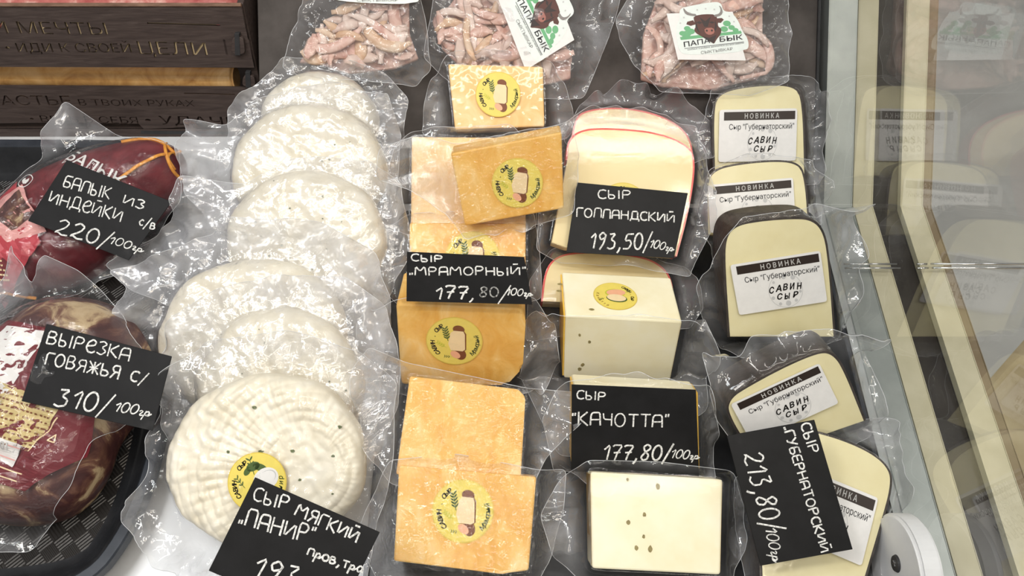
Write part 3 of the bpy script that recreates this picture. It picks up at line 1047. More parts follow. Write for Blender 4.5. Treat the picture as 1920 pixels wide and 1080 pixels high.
mk('fillet', vv, ff, 'meat_fresh', mt, smooth=True)
wp = thing('letter_glow_sheet', None, 'pale sheet added behind the cut-out letters of the wooden crate as light showing through', 'liner')
wl = fc.uvs([(0, 112), (404, 112), (404, 38), (0, 38)])
pl_ = [fc.world(a[0], a[1], -0.0030) for a in wl]
pc = np.mean(pl_, 0)
wp.location = pc
nrm = -fc.N * 0.0006
vs_ = [p - pc for p in pl_] + [p - pc + nrm for p in pl_]
mk('sheet', vs_, [(0, 1, 2, 3), (7, 6, 5, 4), (0, 4, 5, 1), (1, 5, 6, 2), (2, 6, 7, 3), (3, 7, 4, 0)], 'print_cream', wp)

# ------------------------------------------------------------------ black meat tray at left
rim_px = [(-260, 262), (180, 262), (285, 266), (335, 290), (348, 345), (338, 600), (318, 760), (300, 850), (274, 935), (236, 1015), (180, 1088), (60, 1140), (-260, 1160)]
RZ = 0.026
rim = smooth_poly([at_z(*p, RZ)[:2] for p in rim_px], 2)
tray = thing('meat_tray', None, 'large black plastic tray with rounded corners holding the packed meats', 'tray')
tr_c = rim.mean(0)
tray.location = (*tr_c, 0)
rl = rim - tr_c
n = len(rl)
nrm2 = np.gradient(rl, axis=0)
nrm2 = np.stack([nrm2[:, 1], -nrm2[:, 0]], 1)
nrm2 /= np.linalg.norm(nrm2, axis=1)[:, None]
if np.sum(nrm2 * rl) < 0:
    nrm2 = -nrm2
prof = [(-0.034, 0.0042), (-0.029, 0.0046), (-0.024, 0.007), (-0.017, 0.016), (-0.012, 0.0235), (-0.0095, RZ)]
V = []
for o_, z_ in prof:
    V += [(*(rl[i] + nrm2[i] * o_), z_) for i in range(n)]
F = []
for k in range(len(prof) - 1):
    F += [(k * n + i, k * n + (i + 1) % n, (k + 1) * n + (i + 1) % n, (k + 1) * n + i) for i in range(n)]
mk('wall', V, F, 'tray_black', tray, smooth=True)
prof = [(-0.0095, RZ), (-0.008, RZ + 0.0015), (-0.001, RZ + 0.0015), (0.0, RZ), (0.001, RZ - 0.006), (-0.001, RZ - 0.006), (-0.0015, RZ - 0.001), (-0.0095, RZ - 0.001)]
V, F = [], []
for o_, z_ in prof:
    V += [(*(rl[i] + nrm2[i] * o_), z_) for i in range(n)]
K = len(prof)
for k in range(K):
    F += [(k * n + i, k * n + (i + 1) % n, ((k + 1) % K) * n + (i + 1) % n, ((k + 1) % K) * n + i) for i in range(n)]
mk('rim', V, F, 'rim_black', tray)
m, nd, L = new_mat('tray_weave')
tc = nd('ShaderNodeTexCoord')
mp = nd('ShaderNodeMapping', inp={'Vector': tc.outputs['Object'], 'Rotation': (0, 0, radians(45))})
bk = nd('ShaderNodeTexChecker', inp={'Vector': mp.outputs[0], 'Scale': 90.0})
w1 = nd('ShaderNodeTexWave', inp={'Vector': mp.outputs[0], 'Scale': 130.0})
w1.bands_direction = 'X'
w2 = nd('ShaderNodeTexWave', inp={'Vector': mp.outputs[0], 'Scale': 130.0})
w2.bands_direction = 'Y'
mx = nd('ShaderNodeMix', inp={0: bk.outputs['Fac'], 2: w1.outputs['Fac'], 3: w2.outputs['Fac']})
bp = nd('ShaderNodeBump', inp={'Height': mx.outputs[0], 'Strength': 0.7, 'Distance': 0.0008})
p = nd('ShaderNodeBsdfPrincipled', inp={'Base Color': (0.022, 0.020, 0.019, 1), 'Roughness': 0.28, 'Normal': bp.outputs[0]})
o = nd('ShaderNodeOutputMaterial')
L.new(p.outputs[0], o.inputs[0])
base = rl + nrm2 * -0.034
mk('base', [(*p_, 0.0042) for p_ in base] + [(*p_, 0.0006) for p_ in base], [tuple(range(n)), tuple(range(2 * n - 1, n - 1, -1))] + [(i, (i + 1) % n, (i + 1) % n + n, i + n) for i in range(n)], 'tray_weave', tray)

# ================================================================== cheeses


def puck(name, poly, T, mat, parent, top, rings=30, m=160, side=4, smooth=True, rnd=0.008):
    """body with an outline, a shaped top (function of u, v, depth inside) and rounded rim"""
    B = resample(ccw(poly), m)
    c = B.mean(0)
    rr = np.linspace(0, 1, rings + 1)[1:] ** 0.8
    P = np.concatenate([[c]] + [c + (B - c) * r for r in rr])
    sd = -sdist(P, B)
    h = top(P[:, 0], P[:, 1], np.clip(sd, 0, None))
    V = list(np.stack([P[:, 0], P[:, 1], h], 1))
    F = [(0, 1 + j, 1 + (j + 1) % m) for j in range(m)]
    for i in range(rings - 1):
        a, b = 1 + i * m, 1 + (i + 1) * m
        F += [(a + j, b + j, b + (j + 1) % m, a + (j + 1) % m) for j in range(m)]
    last = 1 + (rings - 1) * m
    hb = h[last:last + m]
    for k in range(1, side + 1):
        t = k / side
        sc = 1 + 0.012 * sin(pi * t) - 0.03 * max(0, t - 0.7)
        V += [(*(c + (B[j] - c) * sc), hb[j] * (1 - t) - T * t) for j in range(m)]
        a, b = last + (k - 1) * m, last + k * m
        F += [(a + j, b + j, b + (j + 1) % m, a + (j + 1) % m) for j in range(m)]
    F.append(tuple(last + side * m + j for j in range(m))[::-1])
    return mk(name, V, F, mat, parent, smooth=smooth)


def round_sticker(parent, c, r, z, kind='marbled', rot=0.0, remap=None, name='sticker'):
    """yellow round label with its arc of letters and picture"""
    ca, sa = cos(radians(rot)), sin(radians(rot))

    def fin(g_, nm, par):
        g_.v = [(c[0] + v[0] * ca - v[1] * sa, c[1] + v[0] * sa + v[1] * ca, v[2] + z) for v in g_.v]
        if remap:
            g_.v = [remap(v) for v in g_.v]
        return g_.build(nm, par)
    g = Geo()
    g.poly([(r * cos(a), r * sin(a)) for a in np.linspace(0, 2 * pi, 56, endpoint=False)], 0.00010, 'sticker_edge', 0.0001)
    g.poly([(r * .965 * cos(a), r * .965 * sin(a)) for a in np.linspace(0, 2 * pi, 56, endpoint=False)], 0.00016, 'sticker_yellow')
    s = fin(g, name, parent)
    g = Geo()
    if kind == 'kachotta':
        arc_text(g, 'САВИН . СЫР', (0, 0), r * .78, 62, -22, r * .14, 'print_black', .0003, .05)
        arc_text(g, 'Качотта', (0, 0), r * .80, 165, 245, r * .14, 'print_brown', .0003, 0, .2, True)
    else:
        arc_text(g, 'САВИН . СЫР', (0, 0), r * .77, 224, 120, r * .15, 'print_black', .0003, .05, .15)
        arc_text(g, 'Мраморный' if kind == 'marbled' else ('Панир' if kind == 'panir' else 'Голландский'), (0, 0), r * .80, -42, 16, r * .16, 'print_green', .0003, .025, .2, True)
    fin(g, 'lettering', s)
    g = Geo()
    P = lambda pts: [(x * r, y * r) for x, y in pts]
    el = lambda cx, cy, rx, ry, a=0, n=20: [(cx + rx * cos(t) * cos(a) - ry * sin(t) * sin(a), cy + rx * cos(t) * sin(a) + ry * sin(t) * cos(a)) for t in np.linspace(0, 2 * pi, n, endpoint=False)]

    def herb(x, y, a, L, m, n=4):
        for k in range(n):
            t = (k + 1) / n
            bx, by = x + cos(a) * L * t, y + sin(a) * L * t
            for s_ in (-1, 1):
                g.poly(P(el(bx + cos(a + s_ * .8) * L * .16, by + sin(a + s_ * .8) * L * .16, L * .17, L * .055, a + s_ * .8, 10)), .00034, m)
        g.poly(P([(x - .012, y), (x + .012, y), (x + cos(a) * L + .012, y + sin(a) * L), (x + cos(a) * L - .012, y + sin(a) * L)]), .00030, m)
    if kind == 'panir':
        herb(-.10, .25, 1.9, .5, 'print_green', 3)
        g.poly(P(el(-.15, .52, .24, .15, .4)), .00031, 'print_green')
        g.poly(P(el(.08, .50, .25, .12, -.3)), .00031, 'print_green')
        g.poly(P(el(-.34, .36, .16, .10, 1.0)), .00031, 'print_green')
        g.poly(P(el(.30, .12, .44, .36, .5)), .00033, 'print_white')
        g.poly(P(el(.36, .18, .30, .22, .5)), .00036, 'print_grey')
        g.poly(P(el(.33, .15, .30, .22, .5)), .00038, 'print_white')
        herb(-.4, -.2, 2.3, .4, 'print_green', 3)
    elif kind == 'kachotta':
        g.poly(P(el(0, .2, .46, .30)), .00031, 'print_palegreen')
        g.poly(P(el(.05, .24, .44, .24, .1)), .00033, 'print_pink')
        g.poly(P(el(.05, -.18, .48, .28, -.1)), .00031, 'print_green')
        g.poly(P(el(.04, -.14, .44, .25, -.1)), .00034, 'print_cream')
        herb(.5, .3, .6, .25, 'print_green', 3)
        herb(-.5, -.2, 3.6, .25, 'print_green', 3)
    else:
        g.poly(P(el(.17, .50, .21, .16, -.25)), .00031, 'print_brown')
        g.poly(P(el(.20, -.55, .20, .24, .3)), .00031, 'print_brown')
        g.poly(P(el(.02, -.56, .20, .13, -.7)), .00036, 'print_pink')
        g.poly(P([(-.10, .36), (.02, .46), (.36, .42), (.43, .30), (.41, -.36), (.30, -.44), (-.12, -.38), (-.20, -.1)]), .00033, 'print_brown')
        g.poly(P([(-.12, .36), (.0, .45), (.33, .41), (.38, .28), (.37, -.35), (.28, -.42), (-.14, -.37), (-.22, -.1)]), .00036, 'print_cream')
        herb(-.22, .02, 1.75, .50, 'print_green', 5)
        herb(-.30, -.25, 2.5, .34, 'print_palegreen', 4)
        herb(-.12, -.66, 3.0, .22, 'print_green', 3)
    fin(g, 'picture', s)
    return s


def novinka(parent, fr, tl, tr, bl, z):
    """white printed label: dark bar, product line, round emblem"""
    a, b, c = fr.uv(tl, z), fr.uv(tr, z), fr.uv(bl, z)
    ex = (b - a) / 100
    ey = (c - a) / 56
    M = lambda x, y: a + ex * x + ey * y
    g = Geo()
    o = round_poly([(0, 0), (100, 0), (100, 56), (0, 56)], 3.5, 5)
    g.poly(ccw([M(*p) for p in o]), z, 'print_white', 0.00015)
    s = g.build('label', parent)
    g = Geo()
    g.poly(ccw([M(*p) for p in ((6, 2.6), (97.5, 2.6), (97.5, 11.6), (6, 11.6))]), z + .0001, 'print_bar')
    hb = g.build('header_bar', s)
    hs = np.linalg.norm(ey)

    def pt(g_, body, x0, x1, y, h, m, dz, bold=0, shear=0):
        V, F, w = text_geo(body, bold, shear)
        g_.add([(*M(x0 + v[0] * (x1 - x0) / w, y - v[1] * h), z + dz) for v in V], F, m)
    g = Geo()
    pt(g, 'Н О В И Н К А', 32, 77, 9.9, 5.4, 'print_white', .00018, .03)
    g.build('header_lettering', s)
    g = Geo()
    pt(g, 'Сыр "Губернаторский"', 12.5, 96.5, 21.5, 6.0, 'print_darkgrey', .00016, .006)
    for i, ch in enumerate('САВИН'):
        V, F, w = text_geo(ch, .045, .3)
        x0 = 36.5 + i * 7.8
        yy = 36.5 + (0.9, 0, -.4, 0, .9)[i]
        g.add([(*M(x0 + v[0] * 7.2 / w, yy - v[1] * 6.8), z + .0002) for v in V], F, 'print_black')
    for i, ch in enumerate('СЫР'):
        V, F, w = text_geo(ch, .045, .3)
        x0 = 44 + i * 8.4 + (1 if i == 2 else 0)
        g.add([(*M(x0 + v[0] * 7.9 / w, 45.6 + (-.3, .5, 0)[i] - v[1] * 6.2), z + .0002) for v in V], F, 'print_black')
    g.build('lettering', s)
    g = Geo()
    n = 48
    for r0, r1 in ((18.6, 19.1),):
        pts = [M(56 + r * cos(t), 36.5 + r * sin(t)) for r in (r0, r1) for t in np.linspace(0, 2 * pi, n, endpoint=False)]
        g.add([(*p, z + .00014) for p in pts], [(i, (i + 1) % n, n + (i + 1) % n, n + i) for i in range(n)], 'print_grey')
    for (x, y, r) in ((56, 21.5, 2.6), (66, 23.5, 2.6), (44, 26, 1.5), (71, 31, 1.7), (72, 40, 1.6), (41, 43, 2.0), (57, 51, 3.0), (48, 50.5, 1.8), (66, 49, 1.8)):
        if y + r < 55.5:
            g.poly([M(x + r * cos(t), y + r * sin(t)) for t in np.linspace(0, 2 * pi, 14, endpoint=False)][::-1], z + .00013, 'print_grey')
    g.build('emblem', s)
    return s


# ------------------------------------------------------------------ white panir rounds
def panir(center, rx, ry, z, tilt, T, bag_px, label, seed, ridges=False, flecks=10, flare=(), amp=0.006, lean=0, tight='bag_misty'):
    fr = Fr(center, z, tilt, lean=lean)
    t = thing('panir_cheese', fr, label, 'cheese', 'vacuum packed panir rounds')
    r = np.linalg.norm(fr.uv((center[0] + rx, center[1])))
    k = np.linalg.norm(fr.uv((center[0], center[1] + ry))) / r
    an = np.linspace(0, 2 * pi, 90, endpoint=False)
    rg = np.random.RandomState(seed)
    wob = 1 + sum(rg.uniform(.003, .011) * np.sin(q * an + rg.uniform(0, 6)) for q in (2, 3, 5, 7, 9))
    poly = np.stack([np.cos(an) * r * wob, np.sin(an) * r * k * wob], 1)

    def top(u, v, d):
        e = np.clip(d / 0.016, 0, 1)
        h = -0.013 * (1 - np.sqrt(1 - (1 - e) ** 2))
        h += 0.0011 * noise2(u, v, seed, 28) + 0.0006 * noise2(u, v, seed + 1, 75)
        if ridges:
            cx, cy = r * .42, -r * .06
            q = np.hypot(u - cx, v - cy)
            a = np.arctan2(v - cy, u - cx)
            msk = sstep(0.012, 0.03, q) * (0.35 + 0.65 * sstep(-0.5, 0.3, noise2(u, v, seed + 2, 11) + 0.3))
            h += msk * (0.00115 * np.abs(np.sin(q * pi / 0.0068)) + 0.0008 * np.abs(np.sin(a * 30)) * np.clip(q / .05, .3, 1))
        return h
    puck('cheese_round', poly, T, 'panir', t, top, rings=90 if ridges else 30, m=360 if ridges else 160)
    for i in range(flecks):
        a, q = rg.uniform(0, 6.28), rg.uniform(.1, .92) * r
        u, v = np.array([q * cos(a)]), np.array([q * sin(a) * k])
        h = float(top(u, v, np.array([r - q]))[0])
        s = rg.uniform(.0008, .0022) if ridges else rg.uniform(.0005, .0013)
        pts = [(u[0] + s * rg.uniform(.5, 1.2) * cos(b), v[0] + s * rg.uniform(.4, 1.0) * sin(b)) for b in np.linspace(0, 6.28, 7, endpoint=False)]
        g = Geo()
        g.poly(pts, h + 0.0005, 'herb', 0.0006)
        g.build('herb_fleck', t)

    def ttop(u, v):
        d = np.clip(-sdist(np.stack([u, v], 1), poly), 0, None)
        return top(u, v, d) + 0.0009
    bag(t, fr, bag_px, poly, -T * 0.62, seed, top=ttop, amp=amp, flare=flare, fall=0.024, inner=0.0004 if ridges else 0.001, tight='bag_tight' if ridges else tight, loose='bag_loose' if ridges else 'bag_milky')
    return t, fr, r, poly, ttop


p1, fp1, r1, poly1, tp1 = panir((490, 870), 188, 170, 0.069, 28, 0.027,
    [(250, 965), (277, 900), (288, 800), (312, 700), (400, 640), (540, 620), (680, 660), (740, 720), (742, 810), (738, 900), (705, 990), (690, 1090), (500, 1120), (335, 1090)],
    'white panir cheese round with basket-weave ridges and yellow round sticker, frontmost of the white stack', 11, True, 12, flare=((-155, 22, .012), (-10, 14, .012)))
sc = fp1.uv((486, 902))
s = round_sticker(p1, sc, 0.0205, float(tp1(np.array([sc[0]]), np.array([sc[1]]))[0]) + 0.0012, 'panir')
panir((515, 735), 160, 158, 0.059, 29, 0.021,
    [(292, 690), (318, 610), (395, 545), (520, 515), (650, 520), (720, 570), (752, 650), (750, 760), (690, 880), (500, 905), (320, 860)],
    'white panir cheese round directly behind the ridged front round', 12, False, 14, flare=((10, 14, .012),))
panir((466, 640), 178, 160, 0.056, 30, 0.019,
    [(206, 508), (262, 494), (330, 470), (440, 410), (600, 415), (700, 470), (742, 560), (722, 700), (640, 790), (400, 815), (300, 780), (268, 690), (243, 610), (240, 540)],
    'white panir cheese round bulging out to the left above the two front rounds', 13, False, 8, flare=((165, 12, .018), (20, 14, .015)))
panir((566, 455), 152, 140, 0.073, 31, 0.022,
    [(204, 498), (290, 440), (338, 400), (345, 332), (460, 345), (560, 295), (690, 300), (758, 350), (772, 470), (722, 570), (560, 610), (380, 590), (250, 545)],
    'white panir cheese round flecked with fine herbs in the middle of the white stack', 14, False, 24, flare=((160, 10, .012), (25, 12, .014)))
panir((572, 318), 146, 130, 0.086, 33, 0.021,
    [(347, 225), (430, 238), (480, 195), (560, 165), (650, 160), (735, 185), (752, 262), (742, 380), (690, 450), (540, 470), (410, 430), (342, 362)],
    'white panir cheese round whose bag margin spreads over the tray rim, second from the back', 15, False, 10, flare=((150, 12, .012),))
panir((592, 228), 112, 100, 0.086, 35, 0.017,
    [(424, 205), (480, 160), (540, 110), (650, 116), (722, 138), (766, 185), (752, 280), (700, 330), (560, 345), (440, 300)],
    'white panir cheese round at the back of the white stack, below the meat bag', 16, False, 6, flare=((60, 14, .01),))


# ------------------------------------------------------------------ orange marbled blocks
def marbled(quad, anchor, z, tilt, T, bag_px, label, seed, sticker=None, lean=0, roll=0, mat='marbled', flare=(), amp=0.003, corner=0.002, zl=None, off=None,
            loose='bag_loose', tight='bag_tight', curl=0.01, top_sticker=False, hbag=0.0013, wob=0.0):
    fr = Fr(anchor, z, tilt, lean=lean)
    t = thing('marbled_cheese', fr, label, 'cheese', 'orange marbled cheese blocks')
    poly = ccw(fr.uvs(quad))
    poly = round_poly(poly, corner, 3)
    prism('cheese_block', poly, -T, 0, mat, t, 0.0022, wob=wob, seed=seed)
    if sticker:
        c = fr.uv(sticker[:2])
        r = np.linalg.norm(fr.uv((sticker[0] + sticker[2], sticker[1])) - c)
        round_sticker(t, c, r, 0.0022 if top_sticker else 0.0006, 'marbled', sticker[3] if len(sticker) > 3 else 0)
    bag(t, fr, bag_px, poly, (-T * 0.55) if zl is None else zl, seed, amp=amp, flare=flare, fall=T * 0.6, loose=loose, tight=tight, curl=curl, h0=hbag, inner=0.0002)
    return t, fr


marbled([(748, 872), (1006, 894), (991, 1070), (940, 1076), (738, 1052)], (865, 1062), 0.0345, 22, 0.032,
        [(668, 1010), (700, 930), (736, 862), (860, 850), (1010, 880), (1062, 880), (1052, 970), (1030, 1050), (1000, 1100), (860, 1105), (720, 1090)],
        'orange marbled cheese block with a whole yellow sticker, frontmost of its column', 21, (868, 958, 58), tight='bag_crisp', flare=((200, 14, .010),))
marbled([(768, 705), (972, 730), (985, 745), (976, 905), (742, 890)], (865, 893), 0.054, 25, 0.024,
        [(668, 712), (690, 650), (760, 680), (985, 728), (1112, 738), (1098, 782), (1030, 850), (1000, 905), (850, 925), (730, 905), (682, 830)],
        'orange marbled cheese block without a sticker, second from the front of its column', 22, None, flare=((12, 14, .012), (165, 16, .014)), amp=0.004)
marbled([(742, 568), (978, 577), (986, 600), (980, 690), (950, 722), (752, 722)], (865, 722), 0.026, 62, 0.050,
        [(672, 590), (742, 540), (860, 520), (1000, 540), (1040, 600), (1052, 690), (1000, 730), (850, 745), (735, 730), (690, 690)],
        'orange marbled cheese block with yellow sticker, standing right below its black price card', 23, (852, 639, 53), flare=((-10, 14, .010),), corner=0.004, zl=-0.018)
marbled([(768, 417), (986, 419), (985, 540), (766, 540)], (875, 530), 0.048, 27, 0.026,
        [(700, 450), (760, 405), (880, 400), (1000, 405), (1012, 470), (1015, 560), (900, 590), (760, 585), (715, 540)],
        'orange marbled cheese block with its sticker half hidden by the black price card', 24, (886, 485, 52))
marbled([(772, 256), (985, 258), (986, 430), (770, 428)], (875, 430), 0.064, 27, 0.026,
        [(722, 350), (745, 272), (800, 242), (960, 240), (1010, 300), (1005, 430), (960, 452), (870, 455), (770, 446), (712, 420)],
        'pale orange marbled cheese block lying underneath the tilted glossy block', 25, None, mat='marbled_pale', amp=0.0025)
marbled([(845, 288), (1053, 248), (1057, 391), (872, 424)], (960, 408), 0.089, 56, 0.026,
        [(872, 442), (980, 432), (1075, 392), (1086, 300), (1072, 226), (1000, 236), (860, 264), (790, 250), (716, 270), (712, 332), (770, 352), (845, 400)],
        'glossy orange marbled cheese block lying tilted on top of a paler block', 26, (970, 343, 48, -3), loose='bag_dotted', flare=((165, 14, .012),), zl=-0.010, tight='bag_crisp')
marbled([(840, 120), (1018, 125), (1021, 237), (853, 243)], (935, 240), 0.078, 34, 0.024,
        [(790, 250), (800, 170), (840, 106), (930, 96), (1030, 112), (1062, 170), (1078, 240), (1060, 262), (940, 272), (830, 268)],
        'pale orange marbled cheese block with yellow sticker at the back, below the meat bags', 27, (934, 178, 42), mat='marbled_pale', tight='bag_smooth', top_sticker=True)


# ------------------------------------------------------------------ red-rind wedges
def dutch(outline, rind_n, anchor, z, tilt, T, bag_px, label, seed, sticker=None, **k):
    fr = Fr(anchor, z, tilt)
    t = thing('dutch_cheese', fr, label, 'cheese', 'red rind cheese wedges')
    poly = fr.uvs(outline)
    a, b = rind_n
    arc = smooth_open(poly[a:b])
    full = np.vstack([arc, poly[b:], poly[:a]])
    prism('cheese_wedge', full, -T, 0, 'dutch', t, 0.0012)
    band('rind', arc, 0.0016, -T, -0.0006, 'rind_red', t)
    if sticker:
        c = fr.uv(sticker[:2])
        round_sticker(t, c, np.linalg.norm(fr.uv((sticker[0] + sticker[2], sticker[1])) - c), 0.0006, 'dutch', -90)
    bag(t, fr, bag_px, ccw(full), -T * 0.6, seed, fall=T * 0.6, tight='bag_smooth', inner=0.0, **k)
    return t


def smooth_open(p, it=3):
    p = np.asarray(p, float)
    for _ in range(it):
        q = [p[0]]
        for i in range(len(p) - 1):
            q += [p[i] * .75 + p[i + 1] * .25, p[i] * .25 + p[i + 1] * .75]
        q.append(p[-1])
        p = np.array(q)
    return p


dutch([(1064, 300), (1067, 262), (1095, 244), (1150, 243), (1230, 250), (1290, 274), (1302, 305), (1290, 390), (1266, 480), (1060, 464), (1034, 455)], (0, 9), (1150, 470), 0.066, 29, 0.024,
      [(1005, 470), (1015, 320), (1050, 240), (1110, 200), (1200, 205), (1300, 245), (1345, 345), (1332, 430), (1292, 520), (1180, 500), (1050, 492)],
      'red rind cheese wedge with the black price card on its face', 31, (1168, 388, 46), amp=0.003)
dutch([(1072, 330), (1076, 222), (1110, 206), (1180, 204), (1250, 222), (1296, 258), (1296, 330)], (0, 7), (1180, 205), 0.078, 31, 0.018,
      [(1056, 262), (1090, 192), (1180, 150), (1262, 180), (1350, 240), (1335, 300), (1200, 335), (1080, 310)],
      'red rind cheese wedge mostly hidden behind the wedge with the card', 32, None, amp=0.004, curl=0.016)
dutch([(1018, 565), (1024, 510), (1042, 484), (1080, 475), (1150, 476), (1215, 486), (1246, 506), (1258, 530), (1262, 575)], (0, 9), (1140, 560), 0.029, 20, 0.024,
      [(985, 640), (992, 530), (1030, 470), (1180, 458), (1286, 500), (1318, 580), (1290, 620), (1150, 630)],
      'red rind cheese wedge behind the cream cube with the yellow sticker', 33, None, amp=0.003)


# ------------------------------------------------------------------ cream blocks with seeds
def kachotta(quad, anchor, z, tilt, T, bag_px, label, seed, specks, rind_side=True, lean=0, zl=None, **k):
    fr = Fr(anchor, z, tilt, lean=lean)
    t = thing('kachotta_cheese', fr, label, 'cheese', 'cream cheese blocks with seeds')
    poly = ccw(fr.uvs(quad))
    rp = round_poly(poly, 0.0022, 3)
    prism('cheese_block', rp, -T, 0, 'kachotta', t, 0.0014)
    q = fr.uvs(quad)
    for a, b in ((0, 3), (1, 2)):
        A, B = q[a] * .97 + q[b] * .03, q[a] * .03 + q[b] * .97
        band('rind', np.array([A, A * .6 + B * .4, A * .3 + B * .7, B]), 0.0011, -T + .001, -0.0012, 'rind_yellow', t)
    rg = np.random.RandomState(seed)
    for p in specks:
        g = Geo()
        c = fr.uv(p)
        s = rg.uniform(.0012, .0021)
        g.poly([(c[0] + s * rg.uniform(.6, 1) * cos(b), c[1] + s * 1.25 * rg.uniform(.6, 1) * sin(b)) for b in np.linspace(0, 6.28, 9, endpoint=False)], 0.00025, 'seed', 0.0006)
        g.build('seed', t)
    bag(t, fr, bag_px, rp, (-T * 0.5) if zl is None else zl, seed, fall=min(T * 0.6, .018), tight='bag_smooth', inner=0.0, **k)
    return t, fr, poly


kc, kf, kp = kachotta([(1060, 592), (1279, 603), (1256, 716), (1057, 709)], (1155, 713), 0.0225, 70, 0.056,
    [(968, 700), (990, 600), (1030, 560), (1100, 560), (1200, 560), (1300, 572), (1345, 640), (1318, 720), (1180, 745), (1040, 742)],
    'thick cream cheese cube with yellow round sticker on its top face', 41, [(1087, 628), (1105, 641), (1087, 692), (1092, 684)], amp=0.003, zl=-0.020)
vt = max(p[1] for p in kp)
v0, v1 = kf.uv((1060, 592)), kf.uv((1279, 603))
cu_, hh = (kf.uv((1160, 600))[0]), -0.027
slope = (v1[1] - v0[1]) / (v1[0] - v0[0])
rm = lambda v: (cu_ + v[0], v0[1] + (cu_ + v[0] - v0[0]) * slope + v[2], hh - v[1])
round_sticker(kc, (0, 0), 0.0172, 0.0004, 'kachotta', remap=rm)
for (x, y) in ((-.043, .012), (-.044, .003), (-.02, -.018)):
    g = Geo()
    s = .0022
    g.poly([(x + s * cos(b), y + .6 * s * sin(b)) for b in np.linspace(0, 6.28, 9, endpoint=False)], 0.0003, 'seed')
    g.v = [rm(v) for v in g.v]
    g.build('seed', kc)
kachotta([(1075, 719), (1306, 733), (1309, 884), (1074, 872)], (1190, 880), 0.040, 45, 0.022,
    [(1015, 775), (1060, 705), (1190, 694), (1330, 718), (1352, 820), (1338, 895), (1190, 900), (1040, 892)],
    'cream cheese slab covered by its black price card below the cube', 42, [], amp=0.003)
kachotta([(1107, 884), (1355, 899), (1351, 1078), (1110, 1066)], (1230, 1070), 0.0365, 22, 0.035,
    [(1012, 965), (1045, 905), (1098, 862), (1230, 865), (1368, 882), (1400, 960), (1392, 1040), (1360, 1100), (1230, 1102), (1090, 1090), (1035, 1040)],
    'cream cheese block with scattered green seeds, at the front of its column', 43,
    [(1177, 899), (1233, 912), (1207, 1006), (1193, 1027), (1219, 1029), (1178, 979), (1208, 965)], amp=0.0035, flare=((180, 16, .012),))


# ------------------------------------------------------------------ black-rind wedges with white labels
def gubern(outline, anchor, z, tilt, T, bag_px, label, seed, lab, lean=0, yaw=0, nr=None, **k):
    fr = Fr(anchor, z, tilt, lean=lean, yaw=yaw)
    t = thing('black_rind_cheese', fr, label, 'cheese', 'black rind cheese wedges')
    poly = fr.uvs(outline)
    full = np.vstack([smooth_open(poly[:nr], 3), poly[nr:]]) if nr else smooth_open(poly, 3)
    arc = smooth_open(poly[:nr], 3) if nr else smooth_open(poly, 3)
    prism('cheese_wedge', full, -T, 0, 'gubern', t, 0.0010)
    band('rind', arc, 0.0018, -T, -0.0005, 'rind_black', t)
    if lab:
        novinka(t, fr, *lab, 0.0024)
    bag(t, fr, bag_px, ccw(full), -T * 0.6, seed, fall=T * 0.6, inner=0.00004, tight='bag_smooth', **k)
    return t


gubern([(1341, 330), (1338, 200), (1352, 176), (1385, 166), (1440, 160), (1486, 162), (1504, 182), (1508, 330)], (1425, 300), 0.052, 37, 0.024,
       [(1308, 250), (1328, 170), (1400, 142), (1520, 150), (1562, 190), (1552, 260), (1538, 345), (1420, 350), (1325, 340)],
       'black rind cheese wedge with white label at the back, beside the glass', 51, ((1349, 206), (1495, 203), (1347, 304)), flare=((-5, 12, .014),))
gubern([(1328, 440), (1326, 345), (1338, 322), (1370, 311), (1440, 303), (1490, 305), (1508, 325), (1516, 440)], (1420, 420), 0.052, 33, 0.022,
       [(1304, 392), (1322, 322), (1400, 288), (1525, 300), (1548, 350), (1545, 420), (1430, 445), (1340, 500), (1318, 450)],
       'black rind cheese wedge with its white label half covered, second from the back', 52, ((1327, 347), (1487, 333), (1332, 437)), flare=((150, 14, .01), (0, 14, .012)))
gubern([(1369, 632), (1360, 500), (1361, 448), (1378, 425), (1420, 416), (1480, 411), (1520, 412), (1542, 432), (1552, 480), (1563, 632)], (1465, 635), 0.030, 54, 0.036,
       [(1294, 520), (1320, 490), (1345, 430), (1380, 392), (1500, 378), (1635, 374), (1602, 408), (1622, 455), (1632, 560), (1590, 640), (1470, 662), (1350, 652), (1318, 600)],
       'tall black rind cheese wedge with fully visible white label, third from the back', 53, ((1369, 497), (1538, 470), (1386, 591)), flare=((40, 10, .02), (180, 14, .010)), loose='bag_loose')
gubern([(1418, 860), (1364, 775), (1370, 748), (1400, 728), (1470, 690), (1535, 662), (1560, 664), (1580, 690), (1620, 790)], (1490, 812), 0.050, 54, 0.036,
       [(1308, 640), (1350, 655), (1480, 612), (1640, 600), (1612, 640), (1640, 710), (1636, 820), (1500, 850), (1395, 840), (1335, 770)],
       'black rind cheese wedge turned askew with thick dark rind on top', 54, ((1370, 758), (1536, 681), (1409, 830)), flare=((35, 10, .02), (150, 12, .012)))
gubern([(1430, 1085), (1425, 860), (1470, 800), (1548, 815), (1620, 842), (1662, 872), (1672, 905), (1650, 985), (1620, 1085)], (1560, 1075), 0.029, 14, 0.024,
       [(1375, 900), (1440, 810), (1560, 785), (1660, 788), (1702, 830), (1698, 960), (1672, 1095), (1540, 1112), (1395, 1100)],
       'black rind cheese wedge under its black price card, at the front right', 55, ((1494, 871), (1647, 934), (1459, 995)), flare=((30, 12, .014),))

# ================================================================== packed meats at left


